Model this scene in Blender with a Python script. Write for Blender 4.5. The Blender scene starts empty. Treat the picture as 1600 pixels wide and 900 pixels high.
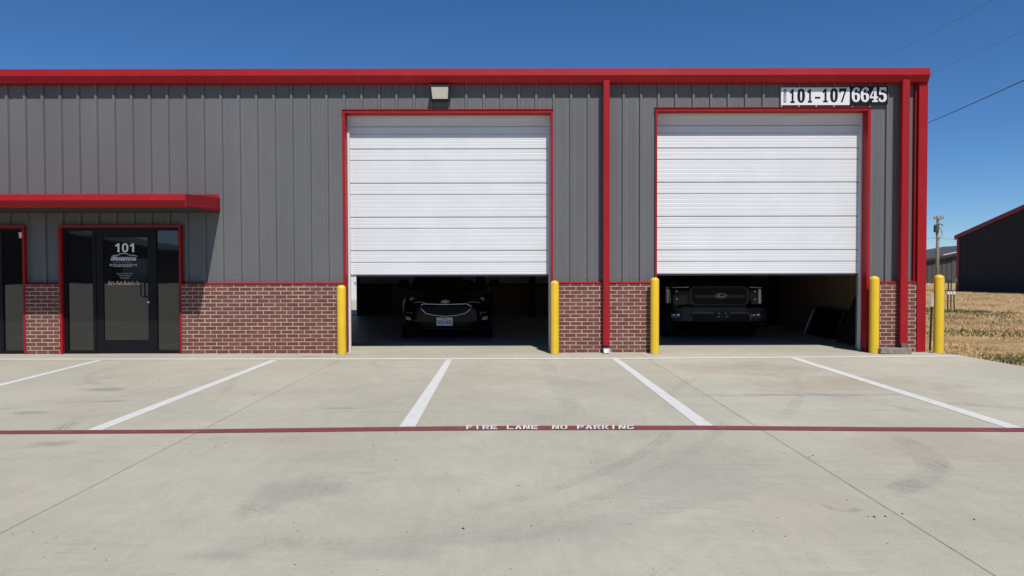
import bpy, math, random, bmesh
import numpy as np
from mathutils import Vector, Matrix
from mathutils.bvhtree import BVHTree
random.seed(7); RNG = np.random.default_rng(7)
SC = bpy.context.scene
COL = SC.collection
R = math.radians

# ------------------------------------------------------------------ camera
F = 1100.0
CAM = Vector((0, -12.3, 1.408))
_p = math.atan(25 / F); _yaw = math.atan(3 / F); _roll = R(0.13)
FW = Vector((math.sin(_yaw) * math.cos(_p), math.cos(_yaw) * math.cos(_p), -math.sin(_p))).normalized()
RT = FW.cross(Vector((0, 0, 1))).normalized()
UP = RT.cross(FW).normalized()
U2 = UP * math.cos(_roll) + RT * math.sin(_roll)
R2 = RT * math.cos(_roll) - UP * math.sin(_roll)
cd = bpy.data.cameras.new('camera'); cam = bpy.data.objects.new('camera', cd); COL.objects.link(cam)
cam.matrix_world = Matrix(((R2.x, U2.x, -FW.x, CAM.x), (R2.y, U2.y, -FW.y, CAM.y), (R2.z, U2.z, -FW.z, CAM.z), (0, 0, 0, 1)))
cd.sensor_width = 36; cd.lens = F * 36 / 1600; cd.clip_end = 3000; cd.clip_start = 0.05
SC.camera = cam

# ------------------------------------------------------------------ sky and sun
SUN = Vector((0.36, -1.22, 1.87)).normalized()
EL = math.asin(SUN.z); AZ = math.atan2(SUN.x, SUN.y)
w = bpy.data.worlds.new("World"); SC.world = w; w.use_nodes = True
nt = w.node_tree; bg = nt.nodes['Background']
sky = nt.nodes.new('ShaderNodeTexSky'); sky.sky_type = 'NISHITA'; sky.sun_disc = False
sky.sun_elevation = EL; sky.sun_rotation = AZ
sky.air_density = 0.8; sky.dust_density = 0.0; sky.ozone_density = 10.0; sky.altitude = 0
hs = nt.nodes.new('ShaderNodeHueSaturation'); hs.inputs['Saturation'].default_value = 1.10
nt.links.new(sky.outputs[0], hs.inputs['Color']); nt.links.new(hs.outputs[0], bg.inputs[0]); bg.inputs[1].default_value = 0.098
sl = bpy.data.lights.new('sun', 'SUN'); so = bpy.data.objects.new('sun', sl); COL.objects.link(so)
sl.energy = 5.0; sl.angle = R(0.53); sl.color = (1.0, 0.955, 0.88)
so.rotation_euler = (-SUN).to_track_quat('-Z', 'Y').to_euler(); so.location = (5, -20, 30)
SC.view_settings.view_transform = 'Standard'; SC.view_settings.look = 'None'
SC.view_settings.exposure = 0.0; SC.view_settings.gamma = 1.0

# ------------------------------------------------------------------ layout helpers
def ray(px, py):
    return FW * F + R2 * (px - 800) + U2 * (450 - py)
def at(px, py, Y):
    d = ray(px, py); t = (Y - CAM.y) / d.y
    return CAM + d * t
def gnd(px, py, z=0.0):
    d = ray(px, py); t = (z - CAM.z) / d.z
    return CAM + d * t
def WX(px, Y=0.0): return at(px, 425, Y).x
def WZ(px, py, Y=0.0): return at(px, py, Y).z

# ------------------------------------------------------------------ materials
MATS = {}
def lin(c):
    return tuple((x / 12.92 if x <= .04045 else ((x + .055) / 1.055) ** 2.4) for x in c)
def mat(name, col, rough=.5, metal=0.0, spec=.5, var=0.12, nscale=3.0, bump=0.0, bscale=40.0, coat=0.0, island=0.0, stretch=None, dirt=0.0, dcol=(.25, .2, .15)):
    m = bpy.data.materials.new(name); m.use_nodes = True; n = m.node_tree; L = n.links
    b = n.nodes['Principled BSDF']
    b.inputs['Roughness'].default_value = rough; b.inputs['Metallic'].default_value = metal
    b.inputs['Specular IOR Level'].default_value = spec; b.inputs['Coat Weight'].default_value = coat
    b.inputs['Coat Roughness'].default_value = .04
    g = n.nodes.new('ShaderNodeNewGeometry')
    src = g.outputs['Position']
    if stretch:
        mp = n.nodes.new('ShaderNodeMapping'); mp.inputs['Scale'].default_value = stretch
        L.new(src, mp.inputs[0]); src = mp.outputs[0]
    no = n.nodes.new('ShaderNodeTexNoise'); no.inputs['Scale'].default_value = nscale; no.inputs['Detail'].default_value = 6
    no.inputs['Roughness'].default_value = .6
    L.new(src, no.inputs['Vector'])
    mr = n.nodes.new('ShaderNodeMapRange'); mr.inputs[1].default_value = .3; mr.inputs[2].default_value = .7
    mr.inputs[3].default_value = 1 - var; mr.inputs[4].default_value = 1 + var
    L.new(no.outputs[0], mr.inputs[0])
    val = mr.outputs[0]
    if island:
        oi = n.nodes.new('ShaderNodeObjectInfo')
        ad = n.nodes.new('ShaderNodeMath'); ad.operation = 'ADD'
        L.new(oi.outputs['Random'], ad.inputs[0]); L.new(g.outputs['Random Per Island'], ad.inputs[1])
        fr = n.nodes.new('ShaderNodeMath'); fr.operation = 'FRACT'; L.new(ad.outputs[0], fr.inputs[0])
        m2 = n.nodes.new('ShaderNodeMapRange'); m2.inputs[3].default_value = 1 - island; m2.inputs[4].default_value = 1 + island
        L.new(fr.outputs[0], m2.inputs[0])
        mu = n.nodes.new('ShaderNodeMath'); mu.operation = 'MULTIPLY'; L.new(val, mu.inputs[0]); L.new(m2.outputs[0], mu.inputs[1]); val = mu.outputs[0]
    vm = n.nodes.new('ShaderNodeVectorMath'); vm.operation = 'SCALE'; vm.inputs[0].default_value = col[:3]
    L.new(val, vm.inputs['Scale']); out = vm.outputs[0]
    if dirt:
        n3 = n.nodes.new('ShaderNodeTexNoise'); n3.inputs['Scale'].default_value = nscale * 2.3; n3.inputs['Detail'].default_value = 9; n3.inputs['Roughness'].default_value = .75
        L.new(src, n3.inputs['Vector'])
        r3 = n.nodes.new('ShaderNodeMapRange'); r3.inputs[1].default_value = .52; r3.inputs[2].default_value = .75; r3.inputs[4].default_value = dirt
        L.new(n3.outputs[0], r3.inputs[0])
        mx = n.nodes.new('ShaderNodeMix'); mx.data_type = 'RGBA'
        L.new(r3.outputs[0], mx.inputs[0]); L.new(out, mx.inputs[6]); mx.inputs[7].default_value = (*dcol, 1); out = mx.outputs[2]
    L.new(out, b.inputs['Base Color'])
    if bump:
        nb = n.nodes.new('ShaderNodeTexNoise'); nb.inputs['Scale'].default_value = bscale; nb.inputs['Detail'].default_value = 5
        L.new(src, nb.inputs['Vector'])
        bp = n.nodes.new('ShaderNodeBump'); bp.inputs['Strength'].default_value = 1.0; bp.inputs['Distance'].default_value = bump
        L.new(nb.outputs[0], bp.inputs['Height']); L.new(bp.outputs[0], b.inputs['Normal'])
    MATS[name] = m
    return m

M_RED = mat('red painted trim', (.30, .010, .015), .45, spec=.2, var=.07, nscale=1.5, bump=.003, bscale=2.2, dirt=.12, dcol=(.3, .12, .1))
M_SIDE = mat('charcoal steel siding', (.126, .128, .134), .5, spec=.35, var=.07, nscale=1.2, bump=.0025, bscale=1.6, stretch=(1, 1, .35), dirt=.25, dcol=(.15, .148, .145))
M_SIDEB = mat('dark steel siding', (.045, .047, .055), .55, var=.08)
M_WHITE = mat('white door steel', (.615, .63, .65), .42, var=.035, nscale=2, bump=.0015, bscale=4, dirt=.18, dcol=(.52, .51, .49))
M_WTRIM = mat('white jamb', (.62, .62, .62), .5, var=.06, dirt=.3, dcol=(.5, .47, .42))
M_MORT = mat('mortar', (.50, .375, .31), .95, var=.12, nscale=9, bump=.003, bscale=120)
M_BRICK = mat('brick face', (.140, .050, .038), .9, var=.16, nscale=22, bump=.006, bscale=90, island=.2, dirt=.3, dcol=(.19, .11, .09))
M_YEL = mat('bollard yellow plastic', (.69, .455, .022), .38, var=.07, nscale=5, dirt=.4, dcol=(.5, .36, .08))
M_BLK = mat('black aluminium', (.006, .006, .008), .5, spec=.2, var=.1)
M_BLKM = mat('matt black', (.012, .012, .013), .7, var=.1)
M_STEEL = mat('galvanised steel', (.45, .46, .47), .4, metal=.7, var=.1)
M_BRIGHT = mat('bright steel', (.8, .81, .83), .25, metal=.6, var=.05)
M_SIGNW = mat('sign white', (.66, .67, .69), .45, var=.03)
M_SIGNB = mat('sign black', (.006, .007, .012), .5, spec=.2, var=.05)
M_PRINT = mat('print white', (.75, .75, .76), .5, var=.03)
M_GREY = mat('print silver', (.32, .33, .35), .5, var=.15, nscale=30)
M_PURP = mat('print violet', (.10, .085, .17), .5, var=.2, nscale=40)
M_GOLD = mat('print gold', (.72, .52, .36), .5, var=.15, nscale=40)
M_PAPER = mat('paper', (.7, .7, .68), .8, var=.05)
M_FLOOR = mat('inner floor concrete', (.36, .36, .365), .5, var=.2, nscale=.8)
M_PLY = mat('dark plywood liner', (.24, .16, .11), .8, var=.3, nscale=2, stretch=(6, 6, .6))
M_INS = mat('grey insulation', (.55, .56, .55), .9, var=.15)
M_DARK = mat('dark roof deck', (.025, .025, .026), .9, var=.1)
M_PALE = mat('pale ribbed liner', (.40, .38, .33), .8, var=.2, nscale=8)
M_TIM = mat('weathered block', (.22, .195, .165), .95, var=.3, nscale=14, bump=.006, bscale=50)
M_PAINT = mat('black car paint', (.0025, .0025, .003), .18, spec=.12, var=.05, coat=.12)
M_TRUCK = mat('grey black truck paint', (.004, .0042, .005), .2, spec=.12, var=.05, coat=.12)
M_PLAS = mat('black plastic', (.004, .004, .0045), .6, spec=.25, var=.1)
M_RUB = mat('tyre rubber', (.015, .015, .015), .85, var=.2)
M_CHR = mat('chrome', (.8, .8, .82), .12, metal=1.0, var=.02)
M_RIM = mat('dark alloy', (.06, .06, .065), .3, metal=.8, var=.05)
M_LAMP = mat('lamp glass clear', (.012, .013, .015), .2, spec=.25, var=.1, coat=.1)
M_FOG = mat('fog lamp lens', (.62, .55, .46), .25, var=.1, coat=.6)
M_CAV = mat('lamp reflector', (.60, .61, .63), .4, metal=.2, var=.1)
M_SCREEN = mat('plain blue sheet', (.06, .09, .14), .3, var=.15)
M_FLAP = mat('rubber flap', (.004, .004, .004), 1.0, spec=0.0)
M_BUMP = mat('satin bumper', (.030, .031, .036), .45, spec=.3, var=.05)
M_PLATE = mat('plate white', (.62, .66, .70), .5, var=.05)
M_PTXT = mat('plate lettering', (.02, .03, .07), .6, var=.05)
M_POLE = mat('weathered pole timber', (.23, .20, .15), .9, var=.25, nscale=4, stretch=(8, 8, .6), bump=.004, bscale=30)
M_WIRE = mat('wire', (.015, .015, .018), .6, var=.05)
M_GREEN = mat('post green', (.012, .035, .022), .6, var=.15)
M_LENS = mat('frosted lens', (.62, .60, .52), .3, var=.06)
M_BRZ = mat('bronze housing', (.012, .012, .014), .5, var=.1)
M_ROOF = mat('roof sheet', (.045, .05, .06), .5, var=.08)
M_FARG = mat('far grey siding', (.072, .070, .070), .7, spec=.2, var=.06)
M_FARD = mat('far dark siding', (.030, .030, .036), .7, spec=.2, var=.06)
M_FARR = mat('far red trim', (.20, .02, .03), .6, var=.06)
M_RED2 = mat('dull red frame', (.07, .012, .014), .5, var=.1)
M_RUST = mat('rusty drain bracket', (.10, .06, .04), .8, var=.3, nscale=20)

def glass_mat(name, col, rough=.015, ior=1.75):
    m = mat(name, col, rough, var=.15, nscale=.7)
    b = m.node_tree.nodes['Principled BSDF']; b.inputs['IOR'].default_value = ior
    # float glass is never dead flat: very gentle waviness
    n = m.node_tree; nb = n.nodes.new('ShaderNodeTexNoise'); nb.inputs['Scale'].default_value = 1.3
    g = n.nodes.new('ShaderNodeNewGeometry'); n.links.new(g.outputs['Position'], nb.inputs['Vector'])
    bp = n.nodes.new('ShaderNodeBump'); bp.inputs['Strength'].default_value = 1; bp.inputs['Distance'].default_value = .0006
    n.links.new(nb.outputs[0], bp.inputs['Height']); n.links.new(bp.outputs[0], b.inputs['Normal'])
    return m
M_GLASS = glass_mat('tinted window glass', (.010, .010, .010))
M_CGLASS = glass_mat('car glass', (.002, .002, .002), ior=1.5)

# --- worn marking paint over concrete
def paint_mat(name, col, wear, wcol=(.36, .345, .30), scale=5):
    m = mat(name, col, .75, var=.06, nscale=8)
    n = m.node_tree; L = n.links; b = n.nodes['Principled BSDF']
    src = b.inputs['Base Color'].links[0].from_socket
    g = n.nodes.new('ShaderNodeNewGeometry')
    no = n.nodes.new('ShaderNodeTexNoise'); no.inputs['Scale'].default_value = scale; no.inputs['Detail'].default_value = 12; no.inputs['Roughness'].default_value = .8
    L.new(g.outputs['Position'], no.inputs['Vector'])
    r = n.nodes.new('ShaderNodeMapRange'); r.inputs[1].default_value = .55; r.inputs[2].default_value = .72; r.inputs[4].default_value = wear
    L.new(no.outputs[0], r.inputs[0])
    mx = n.nodes.new('ShaderNodeMix'); mx.data_type = 'RGBA'; L.new(r.outputs[0], mx.inputs[0]); L.new(src, mx.inputs[6]); mx.inputs[7].default_value = (*wcol, 1)
    L.new(mx.outputs[2], b.inputs['Base Color'])
    return m
M_LINE = paint_mat('white line paint', (.56, .56, .545), .6, wcol=(.3, .285, .245))
M_FIRE = paint_mat('red fire lane paint', (.175, .038, .046), .5, wcol=(.28, .25, .21), scale=4)
M_LETT = paint_mat('white stencil paint', (.62, .60, .59), .4, wcol=(.3, .12, .12), scale=14)

# --- broom finished concrete with scuffs, stains and tyre marks
def concrete(name, base=(.395, .373, .303), marks=True):
    m = bpy.data.materials.new(name); m.use_nodes = True; n = m.node_tree; L = n.links; b = n.nodes['Principled BSDF']
    b.inputs['Roughness'].default_value = .85
    b.inputs['Specular IOR Level'].default_value = .3
    g = n.nodes.new('ShaderNodeNewGeometry'); P = g.outputs['Position']
    oi = n.nodes.new('ShaderNodeObjectInfo')
    def noise(scale, det=6, ro=.6, st=None, rot=0.0, off=None):
        s = P
        if st or rot or off:
            mp = n.nodes.new('ShaderNodeMapping'); mp.inputs['Scale'].default_value = st or (1, 1, 1); mp.inputs['Rotation'].default_value = (0, 0, rot)
            if off: mp.inputs['Location'].default_value = off
            L.new(P, mp.inputs[0]); s = mp.outputs[0]
        t = n.nodes.new('ShaderNodeTexNoise'); t.inputs['Scale'].default_value = scale; t.inputs['Detail'].default_value = det; t.inputs['Roughness'].default_value = ro
        L.new(s, t.inputs['Vector']); return t.outputs[0]
    def mrng(v, a, bb, c, d):
        r = n.nodes.new('ShaderNodeMapRange'); r.inputs[1].default_value = a; r.inputs[2].default_value = bb; r.inputs[3].default_value = c; r.inputs[4].default_value = d
        L.new(v, r.inputs[0]); return r.outputs[0]
    def mth(op, a, bb=None, c=None):
        q = n.nodes.new('ShaderNodeMath'); q.operation = op
        for i, v in enumerate((a, bb, c)):
            if v is None: continue
            if isinstance(v, (int, float)): q.inputs[i].default_value = v
            else: L.new(v, q.inputs[i])
        return q.outputs[0]
    def mix(f, a, col):
        x = n.nodes.new('ShaderNodeMix'); x.data_type = 'RGBA'
        if isinstance(f, float): x.inputs[0].default_value = f
        else: L.new(f, x.inputs[0])
        if isinstance(a, tuple): x.inputs[6].default_value = (*a, 1)
        else: L.new(a, x.inputs[6])
        x.inputs[7].default_value = (*col, 1); return x.outputs[2]
    v = mrng(noise(.45, 5, .55), .3, .7, .90, 1.09)
    v = mth('MULTIPLY', v, mrng(noise(2.2, 8, .65, off=(4, 2, 0)), .3, .7, .94, 1.05))
    v = mth('MULTIPLY', v, mrng(noise(60, 6, .8), .3, .7, .88, 1.12))
    v = mth('MULTIPLY', v, mrng(noise(9, 10, .85, off=(1, 8, 0)), .3, .7, .93, 1.06))
    v = mth('MULTIPLY', v, mrng(noise(14, 6, .7, st=(1, .12, 1), rot=.05), .3, .7, .96, 1.04))   # broom strokes
    v = mth('MULTIPLY', v, mrng(oi.outputs['Random'], 0, 1, .97, 1.03))
    sc = n.nodes.new('ShaderNodeVectorMath'); sc.operation = 'SCALE'; sc.inputs[0].default_value = base; L.new(v, sc.inputs['Scale'])
    c = sc.outputs[0]
    # pale brownish earth staining
    c = mix(mrng(noise(.33, 6, .6, st=(1, 1.5, 1), off=(13, 5, 0)), .54, .74, 0, .38), c, (.33, .275, .21))
    # cool grey patches
    # dragged scuffs: short strokes gathered in patches, lying in several directions
    for st_, rot_, off_, k_ in (((.22, 1.7, 1), .95, (3, 9, 0), .55), ((.2, 2.2, 1), -.75, (8, 1, 0), .45), ((.15, 1.5, 1), .12, (5, 5, 0), .40)):
        stroke = mrng(noise(9, 7, .75, st=st_, rot=rot_, off=off_), .50, .70, 0, 1)
        patch_ = mrng(noise(.55, 4, .6, off=(off_[1], off_[0] * 2, 0)), .50, .66, 0, k_)
        c = mix(mth('MULTIPLY', stroke, patch_), c, (.225, .225, .225))
    if marks:
        sp = n.nodes.new('ShaderNodeSeparateXYZ'); L.new(P, sp.inputs[0])
        # scuff arcs: (centre, radius, width, angular centre, spread, strength)
        nb = noise(2.0, 8, .75, off=(7, 7, 0)); nf = noise(26, 4, .7)
        def arc(cx, cy, r, wd, ax, ay, cosmin, st, treads=0):
            dx = mth('SUBTRACT', sp.outputs[0], cx); dy = mth('SUBTRACT', sp.outputs[1], cy)
            d = mth('SQRT', mth('ADD', mth('MULTIPLY', dx, dx), mth('MULTIPLY', dy, dy)))
            k = mth('ABSOLUTE', mth('SUBTRACT', d, r))
            ring = mrng(k, wd * .55, wd, 1, 0)
            l = math.hypot(ax, ay)
            cs = mth('DIVIDE', mth('ADD', mth('MULTIPLY', dx, ax / l), mth('MULTIPLY', dy, ay / l)), d)
            a = mrng(cs, cosmin, min(.9999, cosmin + (1 - cosmin) * .5), 0, 1)
            f = mth('MULTIPLY', ring, a)
            f = mth('MULTIPLY', f, mrng(nb, .40, .62, .08, 1))
            f = mth('MULTIPLY', f, mrng(nf, .38, .6, .3, 1))
            if treads:
                s = mth('SINE', mth('MULTIPLY', d, 2 * math.pi * treads))
                f = mth('MULTIPLY', f, mrng(s, -.5, .5, .35, 1))
            return mth('MULTIPLY', f, st)
        def through(p0, p1, p2, wd, st, treads=0, ext=1.35):
            A, B, C = [gnd(*q).xy for q in (p0, p1, p2)]
            ax_, ay_ = A; bx, by = B; cx, cy = C
            D = 2 * (ax_ * (by - cy) + bx * (cy - ay_) + cx * (ay_ - by))
            ux = ((ax_**2 + ay_**2) * (by - cy) + (bx**2 + by**2) * (cy - ay_) + (cx**2 + cy**2) * (ay_ - by)) / D
            uy = ((ax_**2 + ay_**2) * (cx - bx) + (bx**2 + by**2) * (ax_ - cx) + (cx**2 + cy**2) * (bx - ax_)) / D
            r = math.hypot(ax_ - ux, ay_ - uy)
            m_ = ((A + C) / 2); v1 = (m_.x - ux, m_.y - uy); l1 = math.hypot(*v1)
            half = math.acos(max(-1, min(1, l1 / r))) * ext
            return arc(ux, uy, r, wd, v1[0], v1[1], math.cos(half), st, treads)
        arcs = [through((800, 782), (930, 742), (1040, 680), .07, .50, 26), through((800, 828), (1010, 745), (1130, 665), .08, .32, 22),
                through((1418, 690), (1452, 712), (1418, 760), .13, .50, 0), through((1405, 700), (1438, 722), (1390, 775), .05, .40, 0),
                through((1045, 640), (1055, 610), (1090, 590), .07, .35, 24), through((1225, 650), (1248, 620), (1240, 590), .07, .35, 22),
                through((95, 672), (125, 652), (150, 640), .09, .60, 20), through((150, 600), (155, 580), (190, 572), .08, .45, 20),
                through((330, 630), (358, 605), (368, 590), .07, .30, 24), through((585, 566), (610, 574), (650, 574), .08, .5, 20),
                through((400, 800), (480, 765), (530, 762), .16, .38, 0), through((440, 850), (680, 845), (1060, 790), .12, .28, 0),
                through((1020, 900), (1060, 870), (1110, 835), .06, .30, 24), through((1290, 790), (1310, 782), (1340, 795), .04, .45, 0),
                through((1195, 610), (1300, 618), (1420, 640), .08, .38, 0), through((0, 640), (250, 610), (420, 560), .08, .28, 20),
                through((850, 560), (870, 600), (900, 650), .15, .20, 0), through((1480, 630), (1540, 634), (1620, 640), .10, .45, 0)]
        tot = arcs[0]
        for q in arcs[1:]: tot = mth('MAXIMUM', tot, q)
        c = mix(tot, c, (.09, .09, .095))
        # blotches of rubber and oil
        def blot(px, py, rx, ry, st, col, s0=.3):
            nonlocal c
            q = gnd(px, py)
            dx = mth('DIVIDE', mth('SUBTRACT', sp.outputs[0], q.x), rx); dy = mth('DIVIDE', mth('SUBTRACT', sp.outputs[1], q.y), ry)
            d = mth('SQRT', mth('ADD', mth('MULTIPLY', dx, dx), mth('MULTIPLY', dy, dy)))
            d = mth('ADD', d, mrng(nb, .3, .7, -.55, .55))
            c = mix(mth('MULTIPLY', mrng(d, s0, 1.0, 1, 0), st), c, col)
        for a in [(160, 609, .35, .16, .5, (.22, .22, .22)), (80, 694, .22, .16, .5, (.24, .24, .23)), (485, 765, .5, .35, .35, (.28, .28, .28)),
                  (340, 868, .22, .1, .4, (.28, .28, .28)), (1040, 740, .9, .8, .22, (.30, .30, .31)), (1180, 575, 1.3, .8, .4, (.36, .27, .19)), (1330, 600, 1.6, 1.0, .35, (.37, .29, .21)),
                  (1260, 617, 1.5, .12, .45, (.24, .24, .24)), (485, 557, .35, .12, .75, (.42, .25, .12)), (1500, 700, 1.2, 1.0, .25, (.38, .31, .26)), (355, 577, .16, .1, .5, (.25, .25, .25)),
                  (180, 627, .35, .06, .5, (.25, .25, .25)), (50, 645, .25, .1, .45, (.25, .25, .25)), (535, 638, .25, .06, .5, (.25, .25, .25)), (700, 750, .35, .25, .18, (.30, .30, .31)),
                  (930, 600, .5, .9, .18, (.34, .33, .32)), (60, 780, .8, .5, .15, (.42, .36, .29)), (900, 830, 1.2, .3, .2, (.32, .32, .32)), (610, 865, .3, .1, .3, (.3, .3, .3))]:
            blot(*a[:5], tuple(v * .74 for v in a[5]))
        # small dark specks (gravel, gum) and the odd pale fleck
        vo = n.nodes.new('ShaderNodeTexVoronoi'); vo.inputs['Scale'].default_value = 1.7; L.new(P, vo.inputs['Vector'])
        c = mix(mrng(vo.outputs['Distance'], .016, .022, .7, 0), c, (.07, .065, .06))
        vo2 = n.nodes.new('ShaderNodeTexVoronoi'); vo2.inputs['Scale'].default_value = 5.5; L.new(P, vo2.inputs['Vector'])
        c = mix(mrng(vo2.outputs['Distance'], .012, .03, .35, 0), c, (.16, .15, .13))
        # hairline crack
        vc = n.nodes.new('ShaderNodeTexVoronoi'); vc.feature = 'DISTANCE_TO_EDGE'; vc.inputs['Scale'].default_value = .16
        wob = n.nodes.new('ShaderNodeVectorMath'); wob.operation = 'ADD'
        nn = n.nodes.new('ShaderNodeTexNoise'); nn.inputs['Scale'].default_value = 1.6; nn.inputs['Detail'].default_value = 8; L.new(P, nn.inputs['Vector'])
        L.new(P, wob.inputs[0]); L.new(nn.outputs['Color'], wob.inputs[1]); L.new(wob.outputs[0], vc.inputs['Vector'])
        c = mix(mrng(vc.outputs['Distance'], .0003, .0009, .10, 0), c, (.17, .16, .15))
    L.new(c, b.inputs['Base Color'])
    bp = n.nodes.new('ShaderNodeBump'); bp.inputs['Strength'].default_value = 1; bp.inputs['Distance'].default_value = .0022
    hh = mth('ADD', noise(90, 5, .7), mth('MULTIPLY', noise(25, 4, .6, st=(1, .1, 1), rot=.05), .8))
    L.new(hh, bp.inputs['Height']); L.new(bp.outputs[0], b.inputs['Normal'])
    return m
M_CONC = concrete('broom finished concrete')
M_CONCF = concrete('plain concrete', marks=False)
M_JOINT = mat('joint sealant', (.25, .24, .215), .9, var=.3, nscale=6)

def field_mat():
    m = bpy.data.materials.new('dry grass ground'); m.use_nodes = True; n = m.node_tree; L = n.links; b = n.nodes['Principled BSDF']
    b.inputs['Roughness'].default_value = .95; b.inputs['Specular IOR Level'].default_value = .1
    g = n.nodes.new('ShaderNodeNewGeometry')
    def noise(s, st=None, d=8):
        t = n.nodes.new('ShaderNodeTexNoise'); t.inputs['Scale'].default_value = s; t.inputs['Detail'].default_value = d; t.inputs['Roughness'].default_value = .7
        src = g.outputs['Position']
        if st:
            mp = n.nodes.new('ShaderNodeMapping'); mp.inputs['Scale'].default_value = st; L.new(src, mp.inputs[0]); src = mp.outputs[0]
        L.new(src, t.inputs['Vector']); return t.outputs[0]
    cr = n.nodes.new('ShaderNodeValToRGB'); e = cr.color_ramp.elements
    e[0].position = .30; e[0].color = (.20, .15, .07, 1); e[1].position = .62; e[1].color = (.50, .335, .17, 1)
    x = cr.color_ramp.elements.new(.46); x.color = (.38, .25, .12, 1)
    L.new(noise(3.5, (1, .6, 1), 10), cr.inputs[0])
    c2 = n.nodes.new('ShaderNodeMapRange'); c2.inputs[1].default_value = .5; c2.inputs[2].default_value = .66; c2.inputs[4].default_value = .75
    L.new(noise(.22, (.5, 1.6, 1), 6), c2.inputs[0])
    mx = n.nodes.new('ShaderNodeMix'); mx.data_type = 'RGBA'; L.new(c2.outputs[0], mx.inputs[0]); L.new(cr.outputs[0], mx.inputs[6]); mx.inputs[7].default_value = (.21, .175, .09, 1)
    L.new(mx.outputs[2], b.inputs['Base Color'])
    bp = n.nodes.new('ShaderNodeBump'); bp.inputs['Strength'].default_value = 1; bp.inputs['Distance'].default_value = .05
    L.new(noise(9), bp.inputs['Height']); L.new(bp.outputs[0], b.inputs['Normal'])
    return m
M_FIELD = field_mat()
def blade_mat(name, stops):
    m = bpy.data.materials.new(name); m.use_nodes = True; n = m.node_tree; L = n.links; b = n.nodes['Principled BSDF']
    b.inputs['Roughness'].default_value = .8; b.inputs['Specular IOR Level'].default_value = .2
    g = n.nodes.new('ShaderNodeNewGeometry'); cr = n.nodes.new('ShaderNodeValToRGB'); cr.color_ramp.elements[0].color = (*stops[0][1], 1); cr.color_ramp.elements[0].position = stops[0][0]
    cr.color_ramp.elements[1].color = (*stops[-1][1], 1); cr.color_ramp.elements[1].position = stops[-1][0]
    for p, c in stops[1:-1]: cr.color_ramp.elements.new(p).color = (*c, 1)
    t = n.nodes.new('ShaderNodeTexNoise'); t.inputs['Scale'].default_value = .5; t.inputs['Detail'].default_value = 5; L.new(g.outputs['Position'], t.inputs['Vector'])
    mr = n.nodes.new('ShaderNodeMapRange'); mr.inputs[1].default_value = .36; mr.inputs[2].default_value = .64; mr.inputs[3].default_value = -.35; mr.inputs[4].default_value = .35; L.new(t.outputs[0], mr.inputs[0])
    a = n.nodes.new('ShaderNodeMath'); a.operation = 'ADD'; L.new(g.outputs['Random Per Island'], a.inputs[0]); L.new(mr.outputs[0], a.inputs[1])
    L.new(a.outputs[0], cr.inputs[0]); L.new(cr.outputs[0], b.inputs['Base Color'])
    return m
M_BLADE = blade_mat('grass blades', [(0, (.14, .13, .055)), (.12, (.32, .235, .10)), (.5, (.52, .36, .19)), (1, (.76, .57, .34))])
M_WEED = blade_mat('weed leaves', [(0, (.04, .06, .02)), (.5, (.07, .10, .035)), (1, (.16, .15, .06))])

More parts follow.
